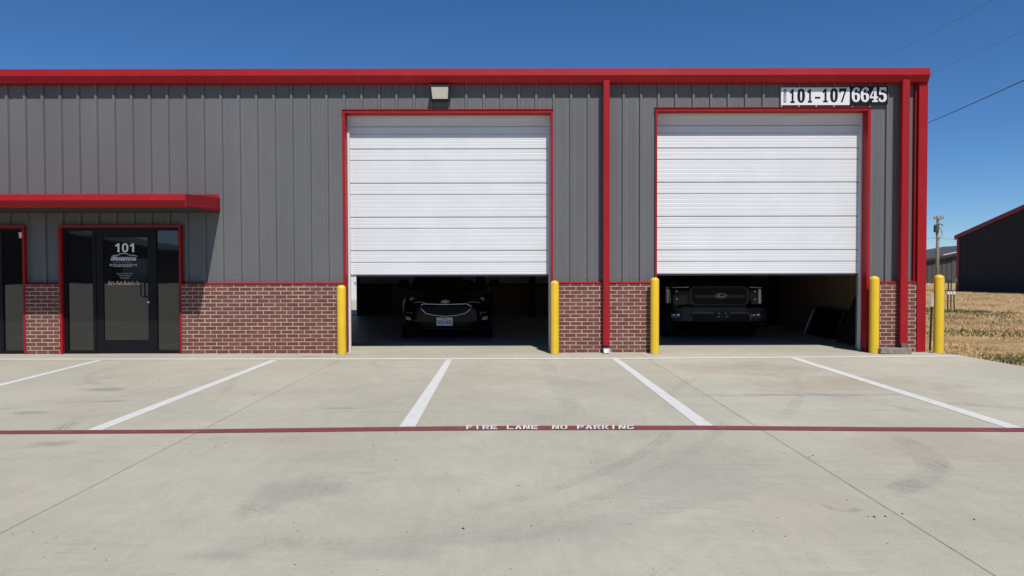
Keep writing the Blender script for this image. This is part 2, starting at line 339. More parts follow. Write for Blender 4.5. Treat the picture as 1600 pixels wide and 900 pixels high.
# ------------------------------------------------------------------ object helpers
def tag(o, label=None, cat=None, group=None, kind=None):
    if label: o['label'] = label
    if cat: o['category'] = cat
    if group: o['group'] = group
    if kind: o['kind'] = kind
    return o
def empty(name, loc=(0, 0, 0), rz=0, parent=None):
    o = bpy.data.objects.new(name, None); COL.objects.link(o); o.location = loc; o.rotation_euler = (0, 0, rz)
    o.empty_display_size = .1
    if parent: o.parent = parent
    return o
class MB:
    def __init__(s): s.v = []; s.f = []
    def add(s, v, f):
        k = len(s.v); s.v += [tuple(q) for q in v]; s.f += [tuple(i + k for i in q) for q in f]; return s
    def box(s, x0, x1, y0, y1, z0, z1):
        v = [(x, y, z) for z in (z0, z1) for y in (y0, y1) for x in (x0, x1)]
        return s.add(v, [(0, 2, 3, 1), (4, 5, 7, 6), (0, 1, 5, 4), (2, 6, 7, 3), (0, 4, 6, 2), (1, 3, 7, 5)])
    def cbox(s, x0, x1, y0, y1, z0, z1, c):
        # box with its -Y face edges chamfered
        v = [(x0, y1, z0), (x1, y1, z0), (x1, y1, z1), (x0, y1, z1), (x0, y0 + c, z0), (x1, y0 + c, z0), (x1, y0 + c, z1), (x0, y0 + c, z1),
             (x0 + c, y0, z0 + c), (x1 - c, y0, z0 + c), (x1 - c, y0, z1 - c), (x0 + c, y0, z1 - c)]
        f = [(3, 2, 1, 0), (8, 9, 10, 11)]
        for i in range(4):
            j = (i + 1) % 4
            f += [(i, j, 4 + j, 4 + i), (4 + i, 4 + j, 8 + j, 8 + i)]
        return s.add(v, f)
    def prism(s, pts, axis, a, b):
        # polygon pts extruded along axis from a to b
        n = len(pts)
        def mk(p, t): return {'x': (t, p[0], p[1]), 'y': (p[0], t, p[1]), 'z': (p[0], p[1], t)}[axis]
        v = [mk(p, a) for p in pts] + [mk(p, b) for p in pts]
        f = [tuple(range(n)), tuple(reversed(range(n, 2 * n)))] + [(i, i + n, (i + 1) % n + n, (i + 1) % n) for i in range(n)]
        return s.add(v, f)
    def tube(s, pts, r, seg=8, cap=True):
        pts = [Vector(p) for p in pts]; rs = r if isinstance(r, (list, tuple)) else [r] * len(pts)
        V = []; Fc = []; last = None
        for i, p in enumerate(pts):
            d = (pts[min(i + 1, len(pts) - 1)] - pts[max(i - 1, 0)]).normalized()
            ref = Vector((0, 0, 1)) if abs(d.z) < .9 else Vector((1, 0, 0))
            a = d.cross(ref).normalized(); b = d.cross(a).normalized()
            for k in range(seg):
                t = 2 * math.pi * k / seg; V.append(p + (a * math.cos(t) + b * math.sin(t)) * rs[i])
        for i in range(len(pts) - 1):
            for k in range(seg):
                q = (k + 1) % seg; Fc.append((i * seg + k, i * seg + q, (i + 1) * seg + q, (i + 1) * seg + k))
        if cap: Fc += [tuple(reversed(range(seg))), tuple(range((len(pts) - 1) * seg, len(pts) * seg))]
        return s.add(V, Fc)
    def lathe(s, prof, seg=24, axis='z', c=(0, 0, 0)):
        V = []; Fc = []; n = len(prof)
        for k in range(seg):
            t = 2 * math.pi * k / seg
            for r, h in prof:
                if axis == 'z': q = (c[0] + r * math.cos(t), c[1] + r * math.sin(t), c[2] + h)
                elif axis == 'x': q = (c[0] + h, c[1] + r * math.cos(t), c[2] + r * math.sin(t))
                else: q = (c[0] + r * math.cos(t), c[1] + h, c[2] + r * math.sin(t))
                V.append(q)
        for k in range(seg):
            q = (k + 1) % seg
            for i in range(n - 1): Fc.append((k * n + i, q * n + i, q * n + i + 1, k * n + i + 1))
        return s.add(V, Fc)
    def build(s, name, m, parent=None, smooth=False, bevel=0, sub=0):
        me = bpy.data.meshes.new(name); me.from_pydata(s.v, [], s.f)
        bm = bmesh.new(); bm.from_mesh(me); bmesh.ops.remove_doubles(bm, verts=bm.verts, dist=1e-6) if smooth else None
        bmesh.ops.recalc_face_normals(bm, faces=bm.faces)
        if bevel: bmesh.ops.bevel(bm, geom=bm.edges[:], offset=bevel, segments=2, affect='EDGES', clamp_overlap=True)
        bm.to_mesh(me); bm.free()
        if smooth:
            for p in me.polygons: p.use_smooth = True
        me.materials.append(m)
        o = bpy.data.objects.new(name, me); COL.objects.link(o)
        if parent: o.parent = parent
        if sub:
            md = o.modifiers.new('s', 'SUBSURF'); md.levels = sub; md.render_levels = sub
        return o
def link_copy(src, parent, loc=None, rot=None, scale=None, name=None):
    c = src.copy(); COL.objects.link(c); c.parent = parent
    if loc is not None: c.location = loc
    if rot is not None: c.rotation_euler = rot
    if scale is not None: c.scale = scale
    return c

_BOLD = {}
def uni(s, style):
    base = {'serif': (0x1D400, 0x1D41A, 0x1D7CE), 'sans': (0x1D5D4, 0x1D5EE, 0x1D7EC), 'script': (0x1D4D0, 0x1D4EA, 0x1D7CE)}[style]
    o = ''
    for ch in s:
        if 'A' <= ch <= 'Z': o += chr(base[0] + ord(ch) - 65)
        elif 'a' <= ch <= 'z': o += chr(base[1] + ord(ch) - 97)
        elif '0' <= ch <= '9': o += chr(base[2] + ord(ch) - 48)
        else: o += ch
    return o
def text(name, s, style, m, parent, x0, x1, z0, z1, Y, depth=.002, xform=None, shear=0.0, bold=0.0):
    """flat lettering fitted to x0..x1, z0..z1 on a plane facing -Y"""
    c = bpy.data.curves.new('t', 'FONT'); c.body = uni(s, style); c.extrude = .01; c.resolution_u = 4; c.offset = bold
    o = bpy.data.objects.new('t', c); COL.objects.link(o)
    dg = bpy.context.evaluated_depsgraph_get(); dg.update()
    me = bpy.data.meshes.new_from_object(o.evaluated_get(dg)); bpy.data.objects.remove(o); bpy.data.curves.remove(c)
    co = np.empty(len(me.vertices) * 3); me.vertices.foreach_get('co', co); co = co.reshape(-1, 3)
    co[:, 0] += co[:, 1] * shear
    mn = co.min(0); mx = co.max(0); u = (co - mn) / np.maximum(mx - mn, 1e-9)
    out = np.empty_like(co)
    if xform: out = np.array([xform(a, b, d) for a, b, d in u])
    else:
        out[:, 0] = x0 + u[:, 0] * (x1 - x0); out[:, 2] = z0 + u[:, 1] * (z1 - z0); out[:, 1] = Y - u[:, 2] * depth
    me.vertices.foreach_set('co', out.ravel()); me.update(); me.materials.clear(); me.materials.append(m)
    ob = bpy.data.objects.new(name, me); COL.objects.link(ob)
    if parent: ob.parent = parent
    return ob

# ================================================================== GROUND
Z_FIELD = lambda x, y: -0.045 - 0.0058 * max(0.0, y + 1) if y < 70 else -0.457
def make_field():
    xs = sorted(set([-600, -300, -150, -62, -40, -20, -10, 0, 4] + [5 + .6 * i for i in range(60)] + [45, 55, 70, 100, 150, 300, 600]))
    ys = sorted(set([-600, -300, -150, -92] + [-12 + .6 * i for i in range(110)] + [60, 70, 90, 130, 200, 400, 900]))
    V = []; Fc = []
    for j, y in enumerate(ys):
        for i, x in enumerate(xs):
            z = Z_FIELD(x, y)
            if y < -10 or x < -30: z = -.12
            if x > 8.3: z += random.uniform(-.02, .02)
            if x < 7.6 and y < 11.6 : z = min(z, -.14)
            V.append((x, y, z))
    nx = len(xs)
    for j in range(len(ys) - 1):
        for i in range(nx - 1): Fc.append((j * nx + i, j * nx + i + 1, (j + 1) * nx + i + 1, (j + 1) * nx + i))
    o = MB().add(V, Fc).build('field', M_FIELD, smooth=True); tag(o, kind='structure')
make_field()

lot = empty('concrete_lot'); tag(lot, kind='structure')
JX = [-60, -42, -32.0, -22.5, -17.6, -12.7, -7.75, -2.76, 2.235, 7.50]
JY = [-90, -72, -56, -40, -32, -26.5, -21, -15.7, -10.45, -5.2, -.06]
EDGE = (gnd(1492, 556), gnd(1600, 573))
base = MB().box(-60, 7.44, -90, -.07, -.12, -.0025).build('joint_sealant', M_JOINT, lot)
gp = .005
for i in range(len(JX) - 1):
    for j in range(len(JY) - 1):
        x0, x1, y0, y1 = JX[i] + gp, JX[i + 1] - gp, JY[j] + gp, JY[j + 1] - gp
        pts = [(x0, y0), (x1, y0), (x1, y1), (x0, y1)]
        if i == len(JX) - 2 and j == len(JY) - 2: pts = [(x0, y0), (7.62, y0), (7.52, y1 - .55), (7.15, y1), (x0, y1)]
        elif i == len(JX) - 2: pts = [(x0, y0), (7.62, y0), (7.62, y1), (x0, y1)]
        MB().prism(pts, 'z', -.10, 0).build('concrete_slab', M_CONC, lot)
# thickened threshold slab under the shopfronts and driving over into the bays
MB().box(-14, 7.15, -.055, .0, -.1, .0).build('wall_footing', M_CONCF, lot)

def quad_sheet(name, pts, z, m, parent):
    n = len(pts)
    V = [(p[0], p[1], z) for p in pts] + [(p[0], p[1], z - .003) for p in pts]
    f = [tuple(range(n)), tuple(range(2 * n - 1, n - 1, -1))] + [(i, (i + 1) % n, (i + 1) % n + n, i + n) for i in range(n)]
    return MB().add(V, f).build(name, m, parent)
def strip(name, top, bot, z, m, parent):
    pts = [gnd(*p) for p in top] + [gnd(*p) for p in reversed(bot)]
    k = len(top); V = []; Fc = []
    T = [gnd(*p) for p in top]; B = [gnd(*p) for p in bot]
    for p in T + B: V.append((p.x, p.y, z))
    for i in range(k - 1): Fc.append((k + i, k + i + 1, i + 1, i))
    return MB().add(V, Fc).build(name, m, parent)
# long white line by the wall
ztop = [(-40, 561.0), (0, 560.6), (700, 560.0), (1000, 559.2), (1500, 555.6)]
strip('edge_line', ztop, [(x, y + 1.9) for x, y in ztop], .004, M_LINE, lot)
# stall lines
for q in [[(697.5, 562.2), (706.5, 562.2), (649, 667), (624, 667)], [(957, 561.3), (967, 561.3), (1114, 665.2), (1089, 665.2)], [(1234, 559.6), (1246, 559.4), (1597, 668.3), (1571, 668.6)],
          [(423, 563), (434, 563), (160, 672.3), (136, 672.3)], [(151, 563), (162, 563), (-275, 673.5), (-299, 673.5)]]:
    quad_sheet('stall_line', [tuple(gnd(*p))[:2] for p in q], .004, M_LINE, lot)
ft = [(-60, 673.8), (0, 673.4), (300, 671.6), (620, 667.4), (800, 665.8), (1100, 665.6), (1350, 667.8), (1600, 669.2), (1660, 669.6)]
fb = [(-60, 679.2), (0, 678.7), (300, 677.2), (620, 673.8), (800, 672.4), (1100, 671.9), (1350, 673.9), (1600, 675.2), (1660, 675.6)]
strip('fire_lane_line', ft, fb, .004, M_FIRE, lot)
# stencilled letters: unit-box strokes with the stencil bridges left open
S = .25
ST = {'F': [(0, 0, S, 1), (S + .06, 1 - S * .8, .9, 1), (S + .06, .42, .75, .62)],
      'I': [(.3, 0, .3 + S, 1)],
      'E': [(0, 0, S, 1), (S + .06, 1 - S * .8, .95, 1), (S + .06, .4, .8, .6), (S + .06, 0, .95, S * .8)],
      'L': [(0, 0, S, 1), (S + .06, 0, .95, S * .8)],
      'R': [(0, 0, S, 1), (S + .06, 1 - S * .8, .8, 1), (.95 - S, .55, .95, .86), (S + .06, .4, .75, .58)],
      'P': [(0, 0, S, 1), (S + .06, 1 - S * .8, .8, 1), (.95 - S, .55, .95, .86), (S + .06, .4, .75, .58)],
      'A': [(.35, .3, .65, .46)], 'N': [(0, 0, S, 1), (.95 - S, 0, .95, 1)], 'K': [(0, 0, S, 1)],
      'O': [(0, .15, S, .85), (.95 - S, .15, .95, .85), (.15, 1 - S * .8, .42, 1), (.54, 1 - S * .8, .8, 1), (.15, 0, .42, S * .8), (.54, 0, .8, S * .8)],
      'G': [(0, .15, S, .85), (.15, 1 - S * .8, .9, 1), (.15, 0, .8, S * .8), (.95 - S, .1, .95, .45), (.6, .38, .95, .52)]}
SD = {'A': [(0, 0, S, 0, .58, 1, .36, 1), (.95 - S, 0, .95, 0, .72, .92, .56, .7)], 'N': [(S * .6, 1, S * 1.4, 1, .85, 0, .62, 0)], 'K': [(S + .06, .45, S + .34, .45, .95, 1, .68, 1), (S + .12, .4, S + .36, .4, .98, 0, .7, 0)],
      'R': [(.45, .34, .68, .34, 1.0, 0, .72, 0)]}
def stencil(word, xa, xb, yb, yt):
    mb = MB(); n = len(word)
    pw = (xb - xa) / n
    for i, ch in enumerate(word):
        if ch == ' ': continue
        def P(u, v):
            g = gnd(xa + (i + u * .86 + .05) * pw, yb + (yt - yb) * v); return (g.x, g.y, .008)
        for a, b_, c, d in ST[ch]: mb.add([P(a, b_), P(c, b_), P(c, d), P(a, d)], [(0, 1, 2, 3)])
        for e in SD.get(ch, []): mb.add([P(e[2 * k], e[2 * k + 1]) for k in range(4)], [(0, 1, 2, 3)])
    return mb.build('stencil_lettering', M_LETT, lot)
stencil('FIRE LANE', 728, 842, 671.8, 665.6)
stencil('NO PARKING', 862, 992, 671.6, 665.4)

# ================================================================== MAIN BUILDING
B = empty('commercial_building', (0, 0, 0))
tag(B, 'long charcoal metal building with red trim, brick base and two half raised white overhead doors', 'building')
XL = -14.0; XR = WX(1440.5)
RIB = []
px = 265.5
while px > -460: RIB.append(px); px -= 27.65
RIB = RIB[::-1]
px = 293.2
while px < 380: RIB.append(px); px += 27.7
RIB += [376.5 + 27.25 * k for k in range(1, 6)]
RIB += [540 + 27.11 * k for k in range(0, 26)]
px = RIB[-1] + 27.55
while px < 1425: RIB.append(px); px += 27.55
RIB = [WX(p) for p in RIB]
ZW = 1.225; ZE = 4.80
OPEN = [(XL, WX(45), 2.225), (WX(45), WX(97.5), ZW), (WX(97.5), WX(286.5), 2.225), (WX(286.5), WX(538), ZW), (WX(538), WX(863.5), 4.235),
        (WX(863.5), WX(1024), ZW), (WX(1024), WX(1356), 4.245), (WX(1356), XR, ZW)]
def rib_profile(k):
    x = RIB[k]; nx = RIB[k + 1] if k + 1 < len(RIB) else x + .305
    w_ = nx - x
    p = [(-.031, 0), (-.018, -.036), (.018, -.036), (.031, 0)]
    pts = [(x + a, b) for a, b in p]
    for f in (.33, .44, .56, .67):
        c = x + f * w_
        pts += [(c - .011, 0), (c - .005, -.0045), (c + .005, -.0045), (c + .011, 0)]
    return pts
prof = []
for k in range(len(RIB)): prof += rib_profile(k)
def yat(x):
    for a, b in zip(prof, prof[1:]):
        if a[0] <= x <= b[0]:
            t = (x - a[0]) / max(1e-9, b[0] - a[0]); return a[1] + t * (b[1] - a[1])
    return 0.0
bounds = [RIB[k] - .0315 for k in range(0, len(RIB), 3)]
bounds = [XL] + [b for b in bounds if b > XL + .1] + [XR - .02]
for a, b in zip(bounds, bounds[1:]):
    if b - a < .02: continue
    mb = MB()
    for o0, o1, zb in OPEN:
        x0 = max(a, o0); x1 = min(b, o1)
        if x1 - x0 < .004: continue
        xs = [x0] + [p[0] for p in prof if x0 < p[0] < x1] + [x1]
        V = []; Fc = []
        for x in xs:
            y = yat(x) + (.0 if x < b - .001 else -.001)
            V += [(x, y, zb - .02), (x, y, ZE)]
        for i in range(len(xs) - 1): Fc.append((2 * i, 2 * i + 2, 2 * i + 3, 2 * i + 1))
        mb.add(V, Fc)
    if mb.v: mb.build('siding_panel', M_SIDE, B)
# screw heads in rows on the siding
mb = MB()
for z in (WZ(400, 214), WZ(400, 349), WZ(400, 435), 1.33):
    for k, x in enumerate(RIB):
        for o0, o1, zb in OPEN:
            if o0 + .06 < x < o1 - .12 and z > zb + .04:
                for dx in ((.055, .10) if k % 3 == 0 else (.055,)):
                    mb.lathe([(.0, -.0085), (.006, -.0075), (.008, -.001)], 6, 'y', (x - dx, 0, z + random.uniform(-.004, .004)))
tag(mb.build('siding_screws', M_STEEL, B), kind='stuff')
# inner skins that close the shell
mb = MB()
for o0, o1, zb in OPEN:
    if zb < 2: mb.box(o0 + .02, o1 - .02, .02, .16, 0, ZE)
    elif zb < 3: mb.box(o0 - .02, o1 + .02, .02, .16, zb + .06, ZE)
    else: mb.box(o0 - .02, o1 + .02, .02, .16, zb + .0, ZE)
mb.build('wall_core', M_INS, B)
BY = 10.75
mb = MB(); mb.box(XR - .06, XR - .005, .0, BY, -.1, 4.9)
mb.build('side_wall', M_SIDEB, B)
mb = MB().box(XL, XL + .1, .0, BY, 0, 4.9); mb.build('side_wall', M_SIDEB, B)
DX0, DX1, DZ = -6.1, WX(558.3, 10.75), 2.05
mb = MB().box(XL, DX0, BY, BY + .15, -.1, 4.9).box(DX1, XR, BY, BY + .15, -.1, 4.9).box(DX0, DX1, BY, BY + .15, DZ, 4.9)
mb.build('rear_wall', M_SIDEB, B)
mb = MB().prism([(-.1, 4.86), (5.4, 5.35), (BY + .2, 4.88), (BY + .2, 4.82), (5.4, 5.28), (-.1, 4.80)], 'x', XL, XR + .02)
mb.build('roof', M_ROOF, B)
MB().box(XL, XR - .02, .17, BY, 4.70, 4.76).build('ceiling', M_INS, B)
MB().box(XL, XR - .06, .0, BY, -.1, .0).build('shop_floor', M_FLOOR, B)
MB().box(XL, XR - .06, 0.003, 1.7, -.05, .004).build('threshold_slab', M_CONCF, B)
# liners inside
LX = 7.0
for a, b in ((.25, 1.6), (1.61, 2.82), (2.83, 4.04), (4.05, 5.26), (5.27, 6.0), (6.12, 7.3), (7.31, 8.5), (8.51, 10.7)):
    MB().box(LX, LX + .02, a, b, 0, 1.2 if a > 6.0 else 2.4).build('plywood_panel', M_PLY, B)
mb = MB()
y = 6.12
while y < 9.0:
    mb.add([(LX + .02, y, 1.2), (LX + .02, y, 2.5), (LX - .015, y + .03, 2.5), (LX - .015, y + .03, 1.2), (LX - .015, y + .07, 1.2), (LX - .015, y + .07, 2.5), (LX + .02, y + .1, 2.5), (LX + .02, y + .1, 1.2)],
           [(0, 1, 2, 3), (3, 2, 5, 4), (4, 5, 6, 7)]); y += .105
mb.build('ribbed_liner', M_PALE, B)
x = -3.9
while x < 6.9:
    MB().box(x, x + 1.2, BY - .03, BY, 0, .97).build('plywood_panel', M_PLY, B); x += 1.21
MB().box(-4.9, LX, BY - .02, BY, 1.03, 4.7).build('wall_insulation', M_INS, B)
MB().box(-4.9, LX, BY - .06, BY - .02, .97, 1.03).build('wall_girt', M_BLKM, B)
for cx, cy in ((.60 + .1, 9.9), (LX - .12, 6.06), (-2.2, 10.3)):
    MB().box(cx - .1, cx + .1, cy - .015, cy + .015, 0, 4.7).box(cx - .1, cx - .085, cy - .1, cy + .1, 0, 4.7).box(cx + .085, cx + .1, cy - .1, cy + .1, 0, 4.7).build('steel_column', M_BLKM, B)
MB().box(-7.0, -6.95, .2, BY, 0, 4.7).build('partition_wall', M_INS, B)

# --- brick wainscot
BH, BL, CH, CL = .0568, .1918, .0678, .2032
FY = -.092
def bx(px): return WX(px, FY)
REG = [(WX(44.6) + .002, WX(97.3) - .002, 72.5), (WX(286.8) + .002, WX(537.3) - .001, 318.5), (WX(864.2) + .001, WX(1022.8) - .001, 881.2), (WX(1356.6) + .001, WX(1427.5) - .001, 1394.0)]
bricks = []
ws = []
for ri, (a, b, ph) in enumerate(REG):
    wobj = MB().box(a, b, FY - .0005, .015, 0, ZW - .012).build('brick_wainscot', M_MORT, B)
    ws.append(wobj)
    px0 = bx(ph)
    for r in range(18):
        off = px0 + (CL / 2 if r % 2 else 0)
        k0 = math.floor((a - off) / CL) - 1
        x = off + k0 * CL
        while x < b:
            x0 = max(a + .001, x + (CL - BL)); x1 = min(b - .001, x + CL)
            if x1 - x0 > .025:
                z0 = .008 + r * CH; z1 = min(z0 + BH, ZW - .013)
                bricks.append((ri, x0, x1, z0, z1))
            x += CL
full = MB().cbox(-BL / 2, BL / 2, -.004, .02, -BH / 2, BH / 2, .003)
bm_cache = {}
# nearest-looking bricks individually, the remainder joined
bricks.sort(key=lambda q: abs((q[1] + q[2]) / 2) - (.0 if q[0] != 3 else 1.0))
left = {}
for n_, (ri, x0, x1, z0, z1) in enumerate(bricks):
    wx = x1 - x0; hz = z1 - z0
    dy = random.uniform(-.0022, .002)
    if n_ < 300:
        key = (round(wx, 2), round(hz, 3))
        if key not in bm_cache:
            bm_cache[key] = MB().cbox(-wx / 2, wx / 2, -.004, .02, -hz / 2, hz / 2, .003).build('brick', M_BRICK, ws[ri])
            o = bm_cache[key]
        else: o = link_copy(bm_cache[key], ws[ri])
        o.location = ((x0 + x1) / 2, FY + dy, (z0 + z1) / 2); o.rotation_euler = (0, random.uniform(-.004, .004), 0)
    else:
        left.setdefault(ri, MB()).cbox(x0, x1, FY + dy - .004, FY + .02, z0, z1, .003)
for ri, mb in left.items():
    tag(mb.build('remaining_bricks', M_BRICK, ws[ri]), kind='stuff')
# sloping red cap over the brick
for a, b, ph in REG:
    MB().prism([(FY - .014, ZW - .016), (FY - .014, ZW - .004), (-.036, ZW + .012), (.02, ZW + .012), (.02, ZW - .010), (FY - .008, ZW - .010), (FY - .008, ZW - .016)], 'x', a, b).build('wainscot_cap', M_RED, B)

# --- eave gutter, hexagonal front
gz = lambda py: at(500, py, -.2).z
GT, GK, GB = gz(107), gz(118.2), gz(128.3)
XG = at(1453.5, 112, -.2).x
gprof = [(.0, GT - .02), (-.12, GT), (-.20, GT - .004), (-.212, GK), (-.15, GB), (-.0, GB), (-.0, GB + .01)]
mb = MB()
seg = [XL, -8.6, -5.5, -2.4, .7, 3.8, XG]
for a, b in zip(seg, seg[1:]):
    MB().prism(gprof, 'x', a + .0008, b - .0008).build('eave_gutter', M_RED, B)
mb = MB()
for a in seg[1:-1]:
    c = -.106; k = 1.012
    mb.prism([(p * 1.015 - .001, c2 + (.002 if c2 > GK else -.002)) for p, c2 in gprof[1:6]], 'x', a - .02, a + .02)
mb.build('gutter_joint_band', M_RED, B)
# --- corner trim and downspouts
MB().box(WX(1427.5), XR, -.115, -.0, .005, GB - .002).box(XR - .001, XR + .01, -.11, .12, .005, 4.8).build('corner_trim', M_RED, B)
MB().box(WX(1424.5), WX(1427.5) - .001, -.06, .02, ZW, GB - .002).build('corner_trim_flange', M_RED, B)
def downspout(pa, pb, zb, outlet):
    x0, x1 = WX(pa, -.2), WX(pb, -.2)
    d = MB()
    c = (x0 + x1) / 2
    d.prism([(x0, -.10), (x0 + .008, -.10), (x0 + .008, -.098), (x1 - .008, -.098), (x1, -.10), (x1, -.20), (x1 - .012, -.207), (x0 + .012, -.207), (x0, -.20)], 'z', zb, GB + .03)
    o = d.build('downspout', M_RED, B)
    for z in (2.45,):
        MB().box(x0 - .0012, x1 + .0012, -.2085, -.10, z, z + .012).build('seam', M_RED, o)
    if outlet:
        MB().box(x0 + .008, x1 - .008, -.195, -.11, zb - .055, zb).build('boot', M_BLKM, o)
        MB().prism([(-.195, zb - .05), (-.29, .022), (-.29, .012), (-.11, .012), (-.11, zb - .05)], 'x', x0 + .004, x1 + .0).build('outlet', M_BRIGHT, o)
    else:
        MB().prism([(-.10, zb), (-.205, zb), (-.25, .03), (-.16, .02), (-.10, .03)], 'x', x0 + .01, x1 - .01).build('boot', M_RUST, o)
downspout(942.6, 952.6, .14, True)
downspout(1407.6, 1419, .17, False)

# --- overhead doors
def overhead(pa, pb, ptop, pinL, pinR, pin_top, zbot_px, joints, lab):
    D = empty('overhead_door', (0, 0, 0), parent=B); D['label'] = lab
    x0, x1 = WX(pa), WX(pb); i0, i1 = WX(pinL), WX(pinR)
    mid = (pa + pb) / 2
    zt = WZ(mid, ptop); zi = WZ(mid, pin_top)
    # red frame: face trims and reveals
    MB().box(x0, i0, -.045, .19, .0, zi).build('jamb_trim', M_RED, D)
    MB().box(i1, x1, -.045, .19, .0, zi).build('jamb_trim', M_RED, D)
    MB().box(x0 - .006, x1 + .006, -.047, .19, zi + .0005, zt).build('head_trim', M_RED, D)
    MB().prism([(-.047, zt + .001), (-.062, zt + .001), (-.062, zt + .006), (-.0, zt + .03)], 'x', x0 - .008, x1 + .008).build('drip_edge', M_RED, D)
    # white stops
    for a, b in ((i0, i0 + .034), (i1 - .034, i1)):
        MB().box(a, b, .150, .20, .0, zi - .001).build('door_stop', M_WTRIM, D)
    MB().box(i0 + .035, i1 - .035, .160, .20, zi - .045, zi - .001).build('door_stop', M_WTRIM, D)
    DY = .205
    zb = WZ(mid, zbot_px, DY)
    zs = [WZ(mid, j, DY) for j in joints] + [zb]
    s0, s1 = i0 + .004, i1 - .004
    for t, b, g in zip(zs, zs[1:], GRV):
        # profile in (y,z), outward is -y; grooves at the joint and at g
        def bandpts(zt_, zb_, n):
            p = [(DY + .016, zt_), (DY + .001, zt_ - .007), (DY, zt_ - .012)]
            h = (zt_ - zb_ - .02) / (n)
            for k in range(1, n):
                zc = zt_ - .010 - h * k
                p += [(DY, zc + .007), (DY + .002, zc + .003), (DY + .002, zc - .003), (DY, zc - .007)]
            p += [(DY, zb_ + .014), (DY + .016, zb_ + .012), (DY + .016, zb_ + .0005)]
            return p
        t_, b_ = t - .002, b + .003
        if g is None: pr = bandpts(t_, b_, 4)
        else:
            gz_ = t - (t - b) * g
            pr = bandpts(t_, gz_, 3) + bandpts(gz_, b_, 5)[1:]
        pr = pr + [(DY + .045, b_), (DY + .045, t_)]
        MB().prism(pr, 'x', s0, s1).build('door_section', M_WHITE, D)
    MB().box(s0, s1, DY + .005, DY + .04, zb - .022, zb - .001).build('bottom_seal', M_BLKM, D)
    # vertical tracks inside
    for xx in (i0 - .03, i1 + .0):
        MB().box(xx, xx + .03, .27, .33, .0, zi).build('track', M_STEEL, D)
    return zb, i0, i1
GRV = [None, .333, .333, .333, .333, .48]
overhead(537.3, 864.2, 172.5, 541.3, 861, 177.2, 430.0, [176, 197.8, 233.1, 286.6, 339.8, 392.1][0:6], 'left overhead door in front of the parked crossover')
GRV = [None, .333, .333, .333, .333, .48]
overhead(1022.8, 1356.6, 169.5, 1025.8, 1352.3, 173.8, 428.3, [173, 196, 231.5, 285, 338.3, 390.8], 'right overhead door in front of the parked pickup')

# --- storefront frames
def frame_bars(mb, x0, x1, z0, z1, t, y0, y1, b=None):
    b = b or t
    mb.box(x0, x0 + t, y0, y1, z0, z1).box(x1 - t, x1, y0, y1, z0, z1).box(x0 + t, x1 - t, y0 + .001, y1, z1 - t, z1).box(x0 + t, x1 - t, y0 + .001, y1, z0, z0 + b)
    return mb
zt = WZ(190, 352.3); TW = .045
ent = empty('entrance_unit', parent=B)
x0, x1 = WX(97.3), WX(286.8)
MB().box(x0, x0 + TW, -.10, .04, .005, zt - TW).build('red_trim', M_RED, ent); MB().box(x1 - TW * .7, x1, -.10, .04, .005, zt - TW).build('red_trim', M_RED, ent)
MB().box(x0 - .004, x1 + .004, -.102, .04, zt - TW * .9, zt).build('red_trim', M_RED, ent)
f0, f1 = x0 + TW + .002, x1 - TW * .7 - .002; ft_ = zt - TW * .9 - .002
GY = -.01
dl, dr = WX(152), WX(243)
# sidelights
for nm, a, b in (('left', f0, dl), ('right', dr, f1)):
    sl_ = empty('sidelight', parent=ent)
    frame_bars(MB(), a, b - .001, .004, ft_, .058 if nm == 'left' else .035, GY - .03, GY + .05, .05).build('frame', M_BLK, sl_)
    MB().box(a + .03, b - .03, GY + .0, GY + .006, .05, ft_ - .05).build('pane', M_GLASS, sl_)
door = empty('entrance_door', parent=ent)
frame_bars(MB(), dl + .004, dr - .004, .008, ft_ - .05, .115, GY - .022, GY + .022, .23).build('frame', M_BLK, door)
MB().box(dl, dr, GY - .03, GY + .05, ft_ - .048, ft_).build('transom_bar', M_BLK, ent)
MB().box(dl + .11, dr - .11, GY - .003, GY + .003, .23, ft_ - .16).build('pane', M_GLASS, door)
hx = WX(223.5)
mb = MB().tube([(hx, GY - .022, WZ(224, 440)), (hx, GY - .07, WZ(224, 441)), (hx, GY - .07, WZ(224, 462)), (hx + .05, GY - .07, WZ(224, 463.5)), (hx + .055, GY - .022, WZ(224, 463.5))], .012, 8)
mb.build('handle', M_BLKM, door, smooth=True)
MB().lathe([(0, -.035), (.016, -.035), (.016, -.02)], 14, 'y', (WX(233), GY, WZ(233, 472))).build('lock_cylinder', M_BRIGHT, door)
LY = GY - .0035
def lx(p): return WX(p, LY)
def lz(p): return WZ(195, p, LY)
text('suite_number', '101', 'sans', M_PRINT, door, lx(180.2), lx(210), lz(394.2), lz(380), LY)
# company mark: car silhouette over a lettered block and a wrench bar
mb = MB()
arc = [(173, 407), (175, 400), (178, 398.6), (184, 398), (188, 395.8), (193, 394.9), (198, 395.4), (203, 398), (210, 398.2), (214.5, 399.6), (215.5, 401)]
arc2 = [(175, 407), (177, 401.4), (179, 400.2), (184.6, 399.6), (188.6, 397.4), (193, 396.5), (197.4, 397), (202.6, 399.4), (209, 399.6), (213, 400.4), (214, 401.4)]
V = [(lx(a), LY - .0015, lz(b)) for a, b in arc] + [(lx(a), LY - .0015, lz(b)) for a, b in arc2]
n_ = len(arc)
mb.add(V, [(i, i + 1, n_ + i + 1, n_ + i) for i in range(n_ - 1)])
mb.add([(lx(175.6), LY - .001, lz(407)), (lx(177.5), LY - .001, lz(401.6)), (lx(212), LY - .001, lz(401.6)), (lx(213), LY - .001, lz(403))], [(0, 1, 2, 3)])
mb.build('car_emblem', M_GREY, door)
text('company_name', 'Premium', 'script', M_PRINT, door, lx(174.5), lx(213.5), lz(407.2), lz(400.4), LY - .003, shear=.1)
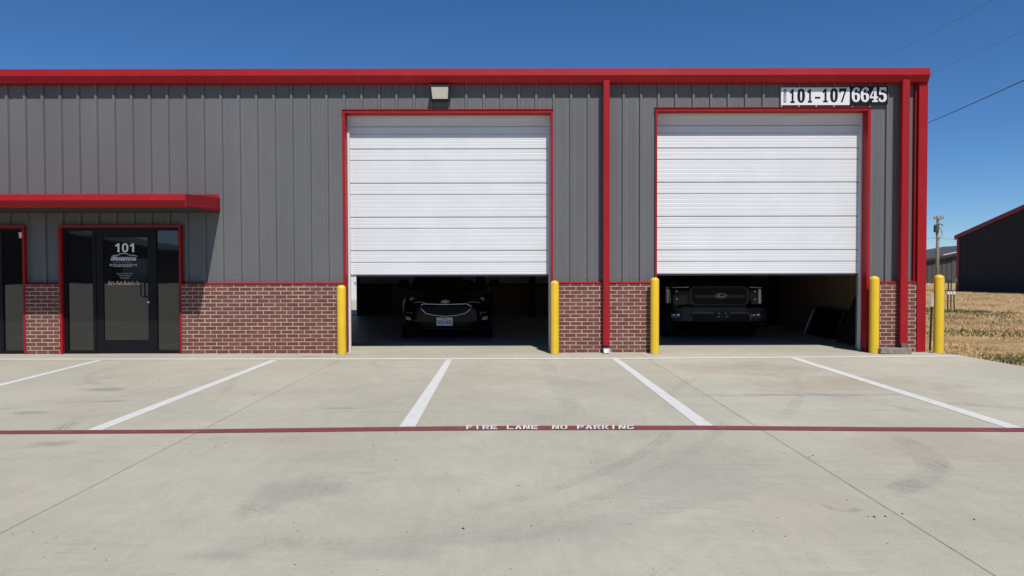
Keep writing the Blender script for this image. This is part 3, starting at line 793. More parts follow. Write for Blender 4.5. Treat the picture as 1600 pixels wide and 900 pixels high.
text('company_name', 'METAL', 'sans', M_PURP, door, lx(176), lx(207), lz(412), lz(407.6), LY - .001, shear=.25)
mb = MB().box(lx(174), lx(212), LY - .003, LY, lz(414.5), lz(413.2)).lathe([(0, -.003), (.022, -.003), (.022, 0)], 10, 'y', (lx(173.3), LY, lz(413.9)))
mb.box(lx(211.5), lx(214), LY - .003, LY, lz(416), lz(412.6)); mb.build('wrench_emblem', M_GREY, door)
text('trade_line', 'AUTOMOTIVE REPAIR', 'sans', M_GOLD, door, lx(177), lx(207), lz(417), lz(415.2), LY)
for s_, a, b, c, d in (('Open Monday-Friday', 182, 207.6, 428.6, 426.4), ('8:00am-5:00pm', 184.8, 204.6, 431.8, 429.6), ('Sat Closed', 188, 201.6, 435, 432.8)):
    text('hours_line', s_, 'sans', M_GREY, door, lx(a), lx(b), lz(c), lz(d), LY)
text('motto_line', 'Led by Faith, Backed by Savior', 'script', M_GOLD, door, lx(168.5), lx(222.3), lz(447.8), lz(439.2), LY, bold=.018)

win = empty('shop_window', parent=B)
wx1 = WX(44.6); wt = WZ(20, 352.6)
MB().box(wx1 - .036, wx1, -.10, .04, .005, wt - .05).build('red_trim', M_RED, win); MB().box(XL, wx1 + .003, -.102, .04, wt - .047, wt).build('red_trim', M_RED, win)
xa = wx1 - .038
cols = [xa] + [WX(3.0) - k for k in range(5)] + [XL + .1]
for b, a in zip(cols, cols[1:]):
    frame_bars(MB(), a + .0005, b - .0005, .004, wt - .049, .035, GY - .03, GY + .05, .05).build('window_frame', M_BLK, win)
    MB().box(a + .02, b - .02, GY, GY + .006, .03, wt - .07).build('pane', M_GLASS, win)
MB().prism([(WX(31), WZ(34, 363)), (WX(36.8), WZ(34, 363)), (WX(36), WZ(34, 372)), (WX(32), WZ(34, 372))], 'y', GY - .006, GY - .001).build('window_notice', M_PAPER, win)

# --- entrance awning
AW = empty('awning', parent=B)
AX = WX(345); AYF = -1.29
az = lambda py: at(290, py, AYF).z
T, K, Bt = az(302.6), az(312.8), az(322.8)
XA0 = XL
MB().prism([(AYF + .12, T - .002), (AYF + .02, T), (AYF, T - .006), (AYF - .012, K), (AYF + .055, Bt), (AYF + .16, Bt)], 'x', XA0, AX - .012).build('awning_gutter', M_RED, AW)
MB().add([(XA0, AYF + .12, T - .005), (AX - .02, AYF + .12, T - .005), (AX - .02, -.0, T + .06), (XA0, -.0, T + .06), (XA0, AYF + .12, T - .04), (AX - .02, AYF + .12, T - .04), (AX - .02, -.0, T + .02), (XA0, 0, T + .02)],
         [(0, 1, 2, 3), (7, 6, 5, 4), (1, 5, 6, 2)]).build('awning_roof', M_RED, AW)
MB().box(XA0, AX - .02, AYF + .16, -.0, Bt + .01, Bt + .03).build('soffit', M_DARK, AW)
wz = lambda py: at(344, py, -.03).z
rt, rb = wz(309.2), wz(330.2)
MB().add([(AX, AYF + .0, T - .004), (AX, AYF + .0, Bt - .0), (AX, -.002, rb), (AX, -.002, rt), (AX - .02, AYF + .0, T - .004), (AX - .02, AYF + .0, Bt - .0), (AX - .02, -.002, rb), (AX - .02, -.002, rt)],
         [(0, 1, 2, 3), (7, 6, 5, 4), (0, 3, 7, 4), (1, 5, 6, 2), (0, 4, 5, 1), (3, 2, 6, 7)]).build('rake_fascia', M_RED, AW)
MB().add([(AX + .004, AYF + .01, Bt + .012), (AX + .004, AYF + .01, Bt + .022), (AX + .004, -.002, rb + .055), (AX + .004, -.002, rb + .045), (AX + .0005, AYF + .01, Bt + .008), (AX + .0005, AYF + .01, Bt + .026), (AX + .0005, -.002, rb + .06), (AX + .0005, -.002, rb + .04)],
         [(0, 1, 2, 3), (4, 5, 1, 0), (1, 5, 6, 2), (3, 2, 6, 7)]).build('fascia_rib', M_RED, AW)
MB().box(AX - .85, AX - .003, -.05, -.033, rt - .0, wz(304)).build('wall_flashing', M_RED, AW)

# ================================================================== things on the front
# wall pack light
wl = empty('wall_light', (WX(688.5, -.2), 0, WZ(688, 156, -.15)))
tag(wl, 'bronze box wall light with frosted sloping lens above the left overhead door', 'wall light')
hw = .165; zh = WZ(688, 135) - WZ(688, 155)
MB().prism([(-.032, 0.0), (-.14, .0), (-.205, zh - .02), (-.215, zh), (-.032, zh)], 'x', -hw, hw).build('housing', M_BRZ, wl)
MB().add([(-hw + .035, -.156, .02), (hw - .035, -.156, .02), (hw - .02, -.222, zh - .02), (-hw + .02, -.222, zh - .02), (-hw + .035, -.12, .012), (hw - .035, -.12, .012), (hw - .02, -.18, zh - .035), (-hw + .02, -.18, zh - .035)],
         [(0, 1, 2, 3), (0, 4, 5, 1), (0, 3, 7, 4), (1, 5, 6, 2), (3, 2, 6, 7)]).build('lens', M_LENS, wl)
MB().box(-hw - .008, hw + .008, -.225, -.03, zh - .002, zh + .016).build('visor', M_BRZ, wl)

# address sign
SY = -.05
sg = empty('suite_sign', (WX(1272, SY), SY, WZ(1272, 150))); o_ = sg.location
tag(sg, 'white suite range board reading 101-107 above the right overhead door', 'sign')
sa, sb = WX(1218.6, SY), WX(1325, SY)
sz0, sz1 = WZ(1272, 164.2, SY), WZ(1272, 136.8, SY)
def rel(x, z): return (x - o_.x, z - o_.z)
def slab(p, a, b, z0, z1, m, nm='board'):
    q = p.location
    return MB().box(a - q.x, b - q.x, -.006, .018, z0 - q.z, z1 - q.z).build(nm, m, p)
slab(sg, sa, sb, sz0, sz1, M_SIGNW)
sx = lambda p: WX(p, SY) - o_.x
sz = lambda p: WZ(1272, p, SY) - o_.z
# measured glyph extents in the photograph: 1 0 1 - 1 0 7
for s_, a, b, c, d in (('1', 1232, 1239.8, 161, 139.5), ('0', 1243.6, 1255.6, 160.6, 138.8), ('1', 1259.3, 1266.6, 160.4, 139.2), ('-', 1271, 1279.3, 154.2, 151.4), ('1', 1283, 1291, 160, 138.6), ('0', 1294.6, 1306.6, 160, 138.2), ('7', 1308.8, 1320, 160, 138.2)):
    if s_ == '-': MB().box(sx(a), sx(b), -.009, -.006, sz(c), sz(d)).build('numeral', M_SIGNB, sg)
    else: text('numeral', s_, 'serif', M_SIGNB, sg, sx(a), sx(b), sz(c), sz(d), -.006, .003, bold=.022)
text('suites_word', 'SUITES', 'serif', M_SIGNB, sg, 0, 0, 0, 0, 0, bold=.02, xform=lambda a, b, d: (sx(1226.6) - b * (sx(1226.6) - sx(1222.3)), -.006 - d * .002, sz(160.5) + a * (sz(139.3) - sz(160.5))))
mb = MB()
for px_ in (1219.5, 1246, 1273.2, 1300.6):
    mb.box(sx(px_) - .012, sx(px_) + .012, -.007, .0, sz(167), sz(164.3))
mb.build('mounting_clip', M_STEEL, sg)
s2 = empty('number_sign', (WX(1355, SY), SY, WZ(1355, 150))); o_ = s2.location
tag(s2, 'black street number board reading 6645 at the upper right of the right overhead door', 'sign')
slab(s2, WX(1325.4, SY), WX(1384.3, SY), WZ(1355, 162.6, SY), WZ(1355, 135.0, SY), M_SIGNB)
sz = lambda p: WZ(1355, p, SY) - o_.z
for s_, a, b in (('6', 1328.2, 1341), ('6', 1342, 1355), ('4', 1356.2, 1369), ('5', 1370, 1382.6)):
    text('numeral', s_, 'serif', M_SIGNW, s2, sx(a), sx(b), sz(159.6), sz(136.6), -.006, .003, bold=.012)

# bollards
def bollard_mesh(h, r):
    pr = [(r, 0), (r, h - r * .75)] + [(r * math.cos(t), h - r * .75 + r * .75 * math.sin(t)) for t in [R(15 * k) for k in range(1, 6)]] + [(.0005, h)]
    return MB().lathe(pr, 32)
BL_ = [(533.2, 552.3, 445.3, 14, 'yellow bollard at the left jamb of the left overhead door'), (866.7, 550.6, 438.3, 13.4, 'yellow bollard at the right jamb of the left overhead door'),
       (1023, 550.6, 433.4, 13.6, 'yellow bollard at the left jamb of the right overhead door beside the brick pier'), (1366.5, 549.0, 431.2, 14.4, 'yellow bollard between the right overhead door and the timber block'),
       (1467.5, 550.8, 429.0, 14.6, 'tallest rightmost yellow bollard standing off the building corner by the grass')]
for k, (pc, pb, pt, w_, lab) in enumerate(BL_):
    g = gnd(pc, pb); r = w_ / 2 * 12.06 / F
    g.y = -.24; g.x = WX(pc, g.y)
    h = at(pc, pt, g.y).z
    b = empty('bollard', (g.x, g.y, 0)); tag(b, lab, 'bollard', 'yellow bollards along the building front')
    bollard_mesh(h, r).build('sleeve', M_YEL, b, smooth=True)
    MB().lathe([(r + .001, .0), (r + .02, .0), (r + .018, .006), (r - .002, .007)], 24).build('sealant_ring', M_JOINT, b)
# block by the right downspout
g0, g1 = gnd(1374.5, 548.6), gnd(1420.5, 547.6)
def rough_box(x0, x1, y0, y1, z0, z1, nx=14, amp=.006):
    bm = bmesh.new(); bmesh.ops.create_cube(bm, size=1); bmesh.ops.subdivide_edges(bm, edges=[e for e in bm.edges if abs(e.verts[0].co.x - e.verts[1].co.x) > .5], cuts=nx)
    for v in bm.verts:
        v.co = Vector(((v.co.x + .5) * (x1 - x0) + x0, (v.co.y + .5) * (y1 - y0) + y0, (v.co.z + .5) * (z1 - z0) + z0)) + Vector([random.uniform(-amp, amp) for _ in range(3)]) * (1 if v.co.z > 0 else .2)
    bmesh.ops.bevel(bm, geom=bm.edges[:], offset=.006, segments=1, affect='EDGES')
    me = bpy.data.meshes.new('b'); bm.to_mesh(me); bm.free(); return me
me = rough_box(-.27, .25, -.1, .1, 0.0, .095); me.materials.append(M_TIM)
o = bpy.data.objects.new('drain_block', me); COL.objects.link(o); o.location = (WX(1398, -.31), -.31, .002); o.rotation_euler = (0, R(1.2), R(-2))
tag(o, 'rough grey brown block lying under the downspout at the right corner', 'block')

# ================================================================== VEHICLES
def loft(st, n=28, ex=4.5):
    """st: (y, halfwidth, z0, z1, exponent)"""
    V = []; Fc = []
    for y, w_, z0, z1, e in st:
        zc, h = (z0 + z1) / 2, (z1 - z0) / 2
        for k in range(n):
            t = 2 * math.pi * (k + .5) / n; c, s_ = math.cos(t), math.sin(t)
            V.append((w_ * math.copysign(abs(c) ** (2 / e), c), y, zc + h * math.copysign(abs(s_) ** (2 / e), s_)))
    m_ = len(st)
    for i in range(m_ - 1):
        for k in range(n): q = (k + 1) % n; Fc.append((i * n + k, i * n + q, (i + 1) * n + q, (i + 1) * n + k))
    Fc += [tuple(range(n)), tuple(reversed(range((m_ - 1) * n, m_ * n)))]
    return MB().add(V, Fc)
def catmull(st, sub=5):
    out = []
    for i in range(len(st) - 1):
        p0, p1, p2, p3 = st[max(0, i - 1)], st[i], st[i + 1], st[min(len(st) - 1, i + 2)]
        for k in range(sub):
            t = k / sub
            lo = min(p1[0], p2[0])
            q = []
            for a, b, c, d in zip(p0, p1, p2, p3):
                q.append(b + (c - b) * (t * t * (3 - 2 * t)) if False else .5 * ((2 * b) + (-a + c) * t + (2 * a - 5 * b + 4 * c - d) * t * t + (-a + 3 * b - 3 * c + d) * t ** 3))
            out.append(tuple(q))
    out.append(st[-1]); return out
class Drape:
    def __init__(s, mb):
        s.t = BVHTree.FromPolygons([Vector(v) for v in mb.v], mb.f)
    def __call__(s, x, z, off=.006):
        h = s.t.ray_cast(Vector((x, -3, z)), Vector((0, 1, 0)))
        return (h[0].y if h[0] else .25) - off
def resample(pts, step=.03, closed=True):
    out = []; n = len(pts)
    for i in range(n if closed else n - 1):
        a, b = Vector(pts[i]), Vector(pts[(i + 1) % n]); k = max(1, int((b - a).length / step))
        out += [tuple(a + (b - a) * (j / k)) for j in range(k)]
    if not closed: out.append(pts[-1])
    return out
def patch(dr, pts, off=.006, thick=.02):
    """solid plate with outline pts (x,z) draped on a surface"""
    p = resample(pts); n = len(p)
    bm = bmesh.new(); vs = [bm.verts.new((x, 0, z)) for x, z in p]; f = bm.faces.new(vs)
    bmesh.ops.triangulate(bm, faces=[f]); bmesh.ops.subdivide_edges(bm, edges=bm.edges[:], cuts=1); bmesh.ops.triangulate(bm, faces=bm.faces[:])
    V = [v.co.copy() for v in bm.verts]; idx = {v: i for i, v in enumerate(bm.verts)}
    Fc = [tuple(idx[v] for v in g.verts) for g in bm.faces]
    be = [tuple(idx[v] for v in e.verts) for e in bm.edges if e.is_boundary]; bm.free()
    m_ = len(V)
    F1 = [(v.x, dr(v.x, v.z, off), v.z) for v in V]; F2 = [(v.x, dr(v.x, v.z, off - thick), v.z) for v in V]
    return MB().add(F1 + F2, Fc + [tuple(reversed([i + m_ for i in f])) for f in Fc] + [(a, b, b + m_, a + m_) for a, b in be])
def drape_tube(dr, pts, r, off=.01, closed=True):
    p = resample(pts, .03, closed)
    q = [(x, dr(x, z, off), z) for x, z in p]
    if closed: q.append(q[0]); q.append(q[1])
    return MB().tube(q, r, 8, cap=not closed)
def wheel(parent, x, y, r, wd, side):
    wh = empty('wheel', (x, y, r), parent=parent)
    pr = [(r * .62, -wd / 2 + .02), (r * .7, -wd / 2), (r * .93, -wd / 2 + .005), (r, -wd / 2 + .035), (r, wd / 2 - .035), (r * .93, wd / 2 - .005), (r * .7, wd / 2), (r * .62, wd / 2 - .02), (r * .62, -wd / 2 + .02)]
    MB().lathe(pr, 36, 'x').build('tyre', M_RUB, wh, smooth=True)
    mb = MB().lathe([(r * .62, -wd * .45), (r * .56, -wd * .45), (r * .56, wd * .45), (r * .62, wd * .45)], 30, 'x')
    xo = side * wd * .36
    for k in range(5):
        a = 2 * math.pi * k / 5
        mb.tube([(xo, 0, 0), (xo, math.cos(a) * r * .58, math.sin(a) * r * .58)], [.055, .035], 6)
    mb.lathe([(0, xo + side * .02), (.07, xo + side * .02), (.08, xo)], 16, 'x'); mb.build('rim', M_RIM, wh)
    return wh

def suv():
    Y0 = 1.92; PX = F / (12.3 + Y0)
    c = (WX(699.2, Y0 + .6), Y0, 0)
    root = empty('crossover_car', c, rz=R(1.2)); tag(root, 'black crossover facing out with chrome ringed grille and white front plate', 'car')
    def Q(px, py, d=.0):
        p = at(px, py, Y0 + d); return (p.x - c[0], p.z)
    st = [(0.0, .52, .36, .74, 3.0), (.03, .66, .28, .80, 3.2), (.10, .76, .23, .86, 3.6), (.24, .86, .21, .92, 4.2), (.5, .905, .20, .965, 5), (.95, .92, .20, 1.03, 5.5), (1.35, .925, .20, 1.08, 5.5),
          (2.2, .925, .20, 1.10, 6), (3.6, .92, .21, 1.12, 6), (4.3, .88, .24, 1.12, 5), (4.55, .78, .32, 1.05, 4), (4.62, .6, .4, .95, 3.5)]
    body = loft(catmull(st, 4), 36)
    body.build('body', M_PAINT, root, smooth=True)
    dr = Drape(body)
    # greenhouse
    def ring(z, ya, yb, w_, cr=.12):
        return [(-w_ + .0, ya + cr * 1.6, z), (-w_ * .6, ya + .03, z), (0, ya, z), (w_ * .6, ya + .03, z), (w_, ya + cr * 1.6, z), (w_, (ya + yb) / 2, z), (w_ * .96, yb - cr, z), (w_ * .7, yb, z), (-w_ * .7, yb, z), (-w_ * .96, yb - cr, z), (-w_, (ya + yb) / 2, z)]
    rings = [ring(1.02, 1.05, 4.5, .84), ring(1.35, 1.52, 4.36, .74), ring(1.56, 1.9, 4.22, .64), ring(1.64, 2.1, 4.1, .56)]
    V = [p for r_ in rings for p in r_]; n = 11; Fc = []
    for i in range(3):
        for k in range(n): q = (k + 1) % n; Fc.append((i * n + k, i * n + q, (i + 1) * n + q, (i + 1) * n + k))
    Fc.append(tuple(range(3 * n, 4 * n)))
    MB().add(V, Fc).build('cabin', M_PAINT, root, smooth=False)
    # windscreen over the three front facets
    def lerp(a, b, t): return tuple(x + (y - x) * t for x, y in zip(a, b))
    V = []; cols_ = [0, 1, 2, 3, 4]
    for rr, zs in ((0, .12), (1, .0), (2, .0)):
        for k in cols_:
            p = lerp(rings[rr][k], rings[rr + 1][k], .12 if rr == 0 else (.5 if rr == 2 else 0)); V.append((p[0] * .93, p[1] - .012, p[2]))
    Fc = [(r_ * 5 + k, r_ * 5 + k + 1, (r_ + 1) * 5 + k + 1, (r_ + 1) * 5 + k) for r_ in range(2) for k in range(4)]
    MB().add(V, Fc).build('windscreen', M_CGLASS, root)
    for s_ in (-1, 1):
        V = [(s_ * .825, 1.55, 1.10), (s_ * .825, 4.0, 1.10), (s_ * .70, 3.95, 1.48), (s_ * .70, 2.05, 1.48)]
        MB().add([(x + s_ * .03, y, z) for x, y, z in V], [(0, 1, 2, 3)]).build('side_window', M_CGLASS, root)
        mi = MB().lathe([(0.001, -.13), (.07, -.11), (.10, -.02), (.10, .05), (.07, .10), (.001, .12)], 14, 'x', (0, 0, 0))
        for i, v in enumerate(mi.v): mi.v[i] = (v[0] + s_ * 1.0, v[1] * .9 + 1.42, v[2] * .85 + 1.16)
        mo = mi.build('wing_mirror', M_PAINT, root, smooth=True)
        MB().tube([(s_ * .80, 1.42, 1.08), (s_ * .92, 1.42, 1.13)], .025, 6).build('mirror_stalk', M_PLAS, mo)
    # small plain bluish sheet set at the windscreen
    a = [Q(724, 447, 1.25), Q(745, 447, 1.25), Q(745.5, 431, 1.35), Q(724.5, 432, 1.35)]
    MB().add([(a[0][0], 1.28, a[0][1]), (a[1][0], 1.30, a[1][1]), (a[2][0], 1.50, a[2][1] + .08), (a[3][0], 1.48, a[3][1] + .08), (a[0][0], 1.29, a[0][1]), (a[1][0], 1.31, a[1][1]), (a[2][0], 1.51, a[2][1] + .08), (a[3][0], 1.49, a[3][1] + .08)], [(0, 1, 2, 3), (7, 6, 5, 4), (0, 4, 5, 1), (1, 5, 6, 2), (2, 6, 7, 3), (3, 7, 4, 0)]).build('windscreen_sheet', M_SCREEN, root)
    cx = Q(695.4, 470)[0]
    gp_ = [Q(661, 474.8), Q(695.4, 475.6), Q(729, 474.8), Q(738.2, 479), Q(734, 484), Q(727, 489.6), Q(712, 492.8), Q(695.4, 494.2), Q(680, 492.8), Q(665.5, 489.6), Q(660, 484), Q(656.2, 478.6)]
    patch(dr, gp_, .004, .02).build('grille', M_PLAS, root)
    drape_tube(dr, gp_, .0085, .012).build('grille_surround', M_CHR, root, smooth=True)
    mb = MB()
    for py in (478.5, 481.7, 484.9, 488.1):
        l = 36 - max(0, (py - 483)) * 1.6 - 3; p = [Q(695.4 - l, py), Q(695.4, py), Q(695.4 + l, py)]
        q = [(x, dr(x, z, .008), z) for x, z in resample(p, .05, False)]; mb.tube(q, .006, 5)
    mb.build('grille_bars', M_BLK, root)
    # gold cross-shaped emblem
    e = [(-7.2, 1.5), (-6, -1.2), (-2.6, -1.2), (-2.2, -2.6), (2.6, -2.6), (2.2, -1.2), (7.2, -1.4), (6, 1.4), (2.4, 1.4), (2, 2.7), (-2.6, 2.7), (-2.3, 1.5)]
    em = patch(dr, [Q(695.4 + x, 471.3 + y) for x, y in e], .020, .014)
    em.build('bonnet_emblem', M_GOLD, root)
    # headlights
    for s_ in (-1, 1):
        cxp = 697.8 + s_ * 55.2
        hl = [Q(cxp - s_ * 24, 472.5), Q(cxp - s_ * 12, 467), Q(cxp + s_ * 3, 463.5), Q(cxp + s_ * 9.5, 463), Q(cxp + s_ * 8, 468.5), Q(cxp + s_ * 2, 472), Q(cxp - s_ * 10, 473)]
        o = patch(dr, hl, .006, .02).build('headlight', M_LAMP, root)
        x, z = Q(cxp, 468.5); y = dr(x, z, .01)
        for r_, m_ in ((.040, M_CAV), (.020, M_CAV)):
            MB().lathe([(r_ - .006, -.004), (r_, -.008), (r_ + .004, -.002), (r_ - .006, -.004)], 24, 'y', (x, y, z)).build('projector_ring', m_, o)
        p = [Q(cxp - s_ * 22, 472.6), Q(cxp - s_ * 12, 472.2), Q(cxp - s_ * 4, 473.2)]
        drape_tube(dr, p, .004, .012, closed=False).build('running_light', M_CAV, o)
        fx = 697.4 + s_ * 60.2
        fp = [Q(fx - s_ * 5.5, 500), Q(fx + s_ * 4, 500.8), Q(fx + s_ * 4.6, 494.5), Q(fx - s_ * 3, 496)]
        ho = patch(dr, [Q(fx - s_ * 7, 501.6), Q(fx + s_ * 5, 502), Q(fx + s_ * 5.5, 487), Q(fx - s_ * 4, 491)], .003, .02).build('fog_housing', M_PLAS, root)
        patch(dr, fp, .012, .016).build('fog_lamp', M_FOG, ho)
        drape_tube(dr, [Q(fx - s_ * 7, 489.5), Q(fx + s_ * 3, 488.5)], .004, .012, closed=False).build('fog_trim', M_CAV, ho)
        MB().lathe([(.345, -.03), (.42, -.03), (.42, .03), (.345, .03)], 26, 'x', (s_ * .915, .98, .36)).build('arch_lip', M_PLAS, root)
        MB().lathe([(.345, -.03), (.42, -.03), (.42, .03), (.345, .03)], 26, 'x', (s_ * .915, 3.68, .36)).build('arch_lip', M_PLAS, root)
        wheel(root, s_ * .84, .98, .35, .23, s_); wheel(root, s_ * .84, 3.68, .35, .23, s_)
    # lower bumper opening and skid strip
    patch(dr, [Q(662, 503), Q(735, 503), Q(742, 511), Q(655, 511)], .004, .02).build('lower_intake', M_PLAS, root)
    drape_tube(dr, [Q(653, 515.5), Q(664, 513.6), Q(733, 513.6), Q(744, 515.5)], .012, .012, closed=False).build('skid_strip', M_RIM, root)
    for s_ in (-1, 1):
        drape_tube(dr, [Q(697 + s_ * 66.5, 482), Q(697 + s_ * 67.5, 490), Q(697 + s_ * 66.5, 497)], .004, .004, closed=False).build('wing_crease', M_RIM, root)
    # plate
    p0 = Q(682.3, 508.6); p1 = Q(707.2, 496.1); yy = dr(0, (p0[1] + p1[1]) / 2, .03)
    pl = MB().box(p0[0], p1[0], yy, yy + .006, p0[1], p1[1]).build('licence_plate', M_PLATE, root)
    MB().box(p0[0] + .02, p1[0] - .02, yy + .006, yy + .05, p0[1] + .02, p1[1] - .02).build('plate_bracket', M_PLAS, root)
    text('plate_number', 'WSG-0428', 'sans', M_PTXT, pl, p0[0] + .02, p1[0] - .02, p0[1] + .03, p1[1] - .052, yy, .001)
    text('plate_state', 'TEXAS', 'sans', M_PTXT, pl, p0[0] + .10, p1[0] - .10, p1[1] - .036, p1[1] - .012, yy, .001)
    # wipers
    MB().tube([(-.5, 1.1, 1.10), (.05, 1.13, 1.13)], .008, 5).tube([(.0, 1.08, 1.12), (.55, 1.16, 1.11)], .008, 5).build('wiper', M_PLAS, root)
suv()

def truck():
    Y0 = 2.1
    c = (WX(1118.5, Y0 + .35), Y0, 0)
    root = empty('pickup_truck', c); tag(root, 'black pickup facing out with silver lettered oval on its wide grille', 'truck')
    def Q(px, py, d=.0):
        p = at(px, py, Y0 + d); return (p.x - c[0], p.z)
    st = [(0.06, .965, .52, 1.06, 10), (.09, .985, .50, 1.12, 10), (.16, .995, .46, 1.165, 8), (.4, 1.0, .45, 1.20, 8), (1.0, 1.01, .45, 1.24, 8), (1.6, 1.01, .45, 1.27, 8), (2.4, 1.0, .45, 1.29, 8), (3.7, 1.0, .46, 1.30, 8), (3.75, 1.0, .46, 1.36, 8), (5.7, 1.0, .46, 1.38, 8), (5.82, .96, .5, 1.34, 7)]
    body = loft(st, 40); body.build('body', M_TRUCK, root, smooth=True)
    dr = Drape(body)
    V = []
    for z, ya, yb, w_ in ((1.24, 1.45, 3.72, .95), (1.62, 1.95, 3.70, .86), (1.88, 2.3, 3.64, .76), (1.95, 2.5, 3.55, .70)):
        V += [(-w_, ya + .12, z), (0, ya, z), (w_, ya + .12, z), (w_, yb, z), (-w_, yb, z)]
    Fc = [(i * 5 + k, i * 5 + (k + 1) % 5, (i + 1) * 5 + (k + 1) % 5, (i + 1) * 5 + k) for i in range(3) for k in range(5)] + [(15, 16, 17, 18, 19)]
    MB().add(V, Fc).build('cab', M_TRUCK, root)
    W = [(-.84, 1.58, 1.30), (0, 1.46, 1.30), (.84, 1.58, 1.30), (.70, 2.32, 1.82), (0, 2.21, 1.82), (-.70, 2.32, 1.82)]
    MB().add([(x, y - .012, z) for x, y, z in W], [(0, 1, 4, 5), (1, 2, 3, 4)]).build('windscreen', M_CGLASS, root)
    for s_ in (-1, 1):
        MB().add([(s_ * .955, 1.75, 1.32), (s_ * .955, 3.6, 1.32), (s_ * .80, 3.55, 1.82), (s_ * .80, 2.35, 1.82)], [(0, 1, 2, 3)]).build('side_window', M_CGLASS, root)
        mi = MB().box(s_ * 1.09 - .1, s_ * 1.09 + .1, 1.55, 1.68, 1.24, 1.52).build('wing_mirror', M_PLAS, root, bevel=.03)
        MB().tube([(s_ * .93, 1.62, 1.28), (s_ * 1.05, 1.62, 1.32)], .03, 6).build('mirror_stalk', M_PLAS, mi)
    # hood bulge
    MB().prism([(-.62, 1.13), (-.55, 1.175), (-.3, 1.19), (.3, 1.19), (.55, 1.175), (.62, 1.13)], 'y', .45, 1.45).build('hood_bulge', M_TRUCK, root, bevel=.012)
    ctr = 1124.6
    # grille surround
    def oct_(x0, x1, y0, y1, k):
        return [Q(x0 + k, y0), Q(x1 - k, y0), Q(x1, y0 + k * .7), Q(x1, y1 - k * .9), Q(x1 - k, y1), Q(x0 + k, y1), Q(x0, y1 - k * .9), Q(x0, y0 + k * .7)]
    patch(dr, oct_(1078, 1171.5, 447.4, 477.6, 7), .03, .05).build('grille_surround', M_BUMP, root)
    patch(dr, oct_(1082, 1167.5, 450, 475.4, 6), .036, .02).build('grille', M_PLAS, root)
    gm = MB()
    for py in (452.8, 456.2, 459.6, 466.2, 469.6, 472.8):
        a = Q(1085, py); b = Q(1164.5, py); gm.box(a[0], b[0], dr(0, .9, .052), dr(0, .9, .03), a[1] - .010, a[1] + .010)
    gm.build('grille_bars', M_BLK, root)
    a, b = Q(1086, 461), Q(1163.6, 461)
    MB().box(a[0], b[0], dr(0, .9, .064), dr(0, .9, .03), a[1] - .055, a[1] + .005).build('grille_crossbar', M_BUMP, root, bevel=.006)
    # oval badge
    ox, oz = Q(1126.6, 462.2); oy = dr(ox, oz, .066)
    a_, b_ = .125, .050
    oo = MB().add([(ox + a_ * math.cos(t), oy, oz + b_ * math.sin(t)) for t in [2 * math.pi * k / 36 for k in range(36)]] + [(ox + a_ * math.cos(t), oy + .02, oz + b_ * math.sin(t)) for t in [2 * math.pi * k / 36 for k in range(36)]],
                  [tuple(range(36))] + [(k, (k + 1) % 36, (k + 1) % 36 + 36, k + 36) for k in range(36)]).build('oval_badge', M_SIGNB, root)
    MB().tube([(ox + a_ * math.cos(t) * .96, oy - .002, oz + b_ * math.sin(t) * .93) for t in [2 * math.pi * k / 36 for k in range(38)]], .0042, 6, cap=False).build('badge_rim', M_SIGNW, oo)
    text('badge_script', 'Ford', 'script', M_SIGNW, oo, ox - .085, ox + .085, oz - .026, oz + .030, oy, .003)
    # headlights: a C of light at each outer edge
    for s_ in (-1, 1):
        L_ = {-1: (1043.5, 1076), 1: (1192, 1173)}[s_]
        hl = [Q(L_[0], 448.6), Q(L_[1], 448.2), Q(L_[1] - s_ * .5, 460), Q(L_[1] + s_ * 3, 475.5), Q(L_[0], 475.5)]
        o = patch(dr, hl, .01, .03).build('headlight', M_LAMP, root)
        xo = {-1: (1046, 1050.5), 1: (1186.3, 1190)}[s_]
        patch(dr, [Q(xo[0], 452), Q(xo[1], 452), Q(xo[1], 474), Q(xo[0], 474)], .02, .02).build('running_light', M_CAV, o)
        drape_tube(dr, [Q(L_[0] , 449.6), Q(L_[1] - s_ * 1, 448.8)], .007, .016, closed=False).build('upper_light_bar', M_CAV, o)
        for py in (455.2, 467.6):
            x, z = Q({-1: 1058, 1: 1181}[s_], py); MB().lathe([(0, -.012), (.014, -.01), (.02, .0)], 14, 'y', (x, dr(x, z, .012), z)).build('projector_lens', M_CAV, o)
        MB().box(s_ * 1.0 - .035, s_ * 1.0 + .035, .48, 1.52, .62, 1.02).build('arch_flare', M_PLAS, root, bevel=.03)
        MB().box(s_ * 1.0 - .035, s_ * 1.0 + .035, 4.2, 5.24, .62, 1.02).build('arch_flare', M_PLAS, root, bevel=.03)
        wheel(root, s_ * .86, 1.0, .41, .29, s_); wheel(root, s_ * .86, 4.72, .41, .29, s_)
    # bumper
    z0, z1 = Q(ctr, 502.3, -.08)[1], Q(ctr, 479, -.08)[1]
    pts = [(-.99, .26), (-.97, .08), (-.80, .0), (-.5, -.06), (.5, -.06), (.80, .0), (.97, .08), (.99, .26)]
    bw = MB().prism(pts + [(.9, .3), (-.9, .3)], 'z', z0, z1 - .03)
    bump_ = bw.build('bumper', M_BUMP, root, bevel=.012)
    MB().prism([(x * .985, y + .004) for x, y in pts] + [(.88, .3), (-.88, .3)], 'z', z1 - .028, z1).build('bumper_step', M_TRUCK, root)
    yb = -.075
    ip = [Q(1078, 501.8, yb), Q(1078, 493, yb), Q(1082.5, 489, yb), Q(1169.5, 489, yb), Q(1174, 493, yb), Q(1174, 501.8, yb)]
    MB().prism([(x * .97, z) for x, z in ip], 'y', yb - .006, yb + .03).build('bumper_intake', M_PLAS, root)
    q = [(x * .97, yb - .008, z) for x, z in resample(ip, .03, False)]
    MB().tube(q, .0055, 6).build('intake_trim', M_STEEL, root, smooth=True)
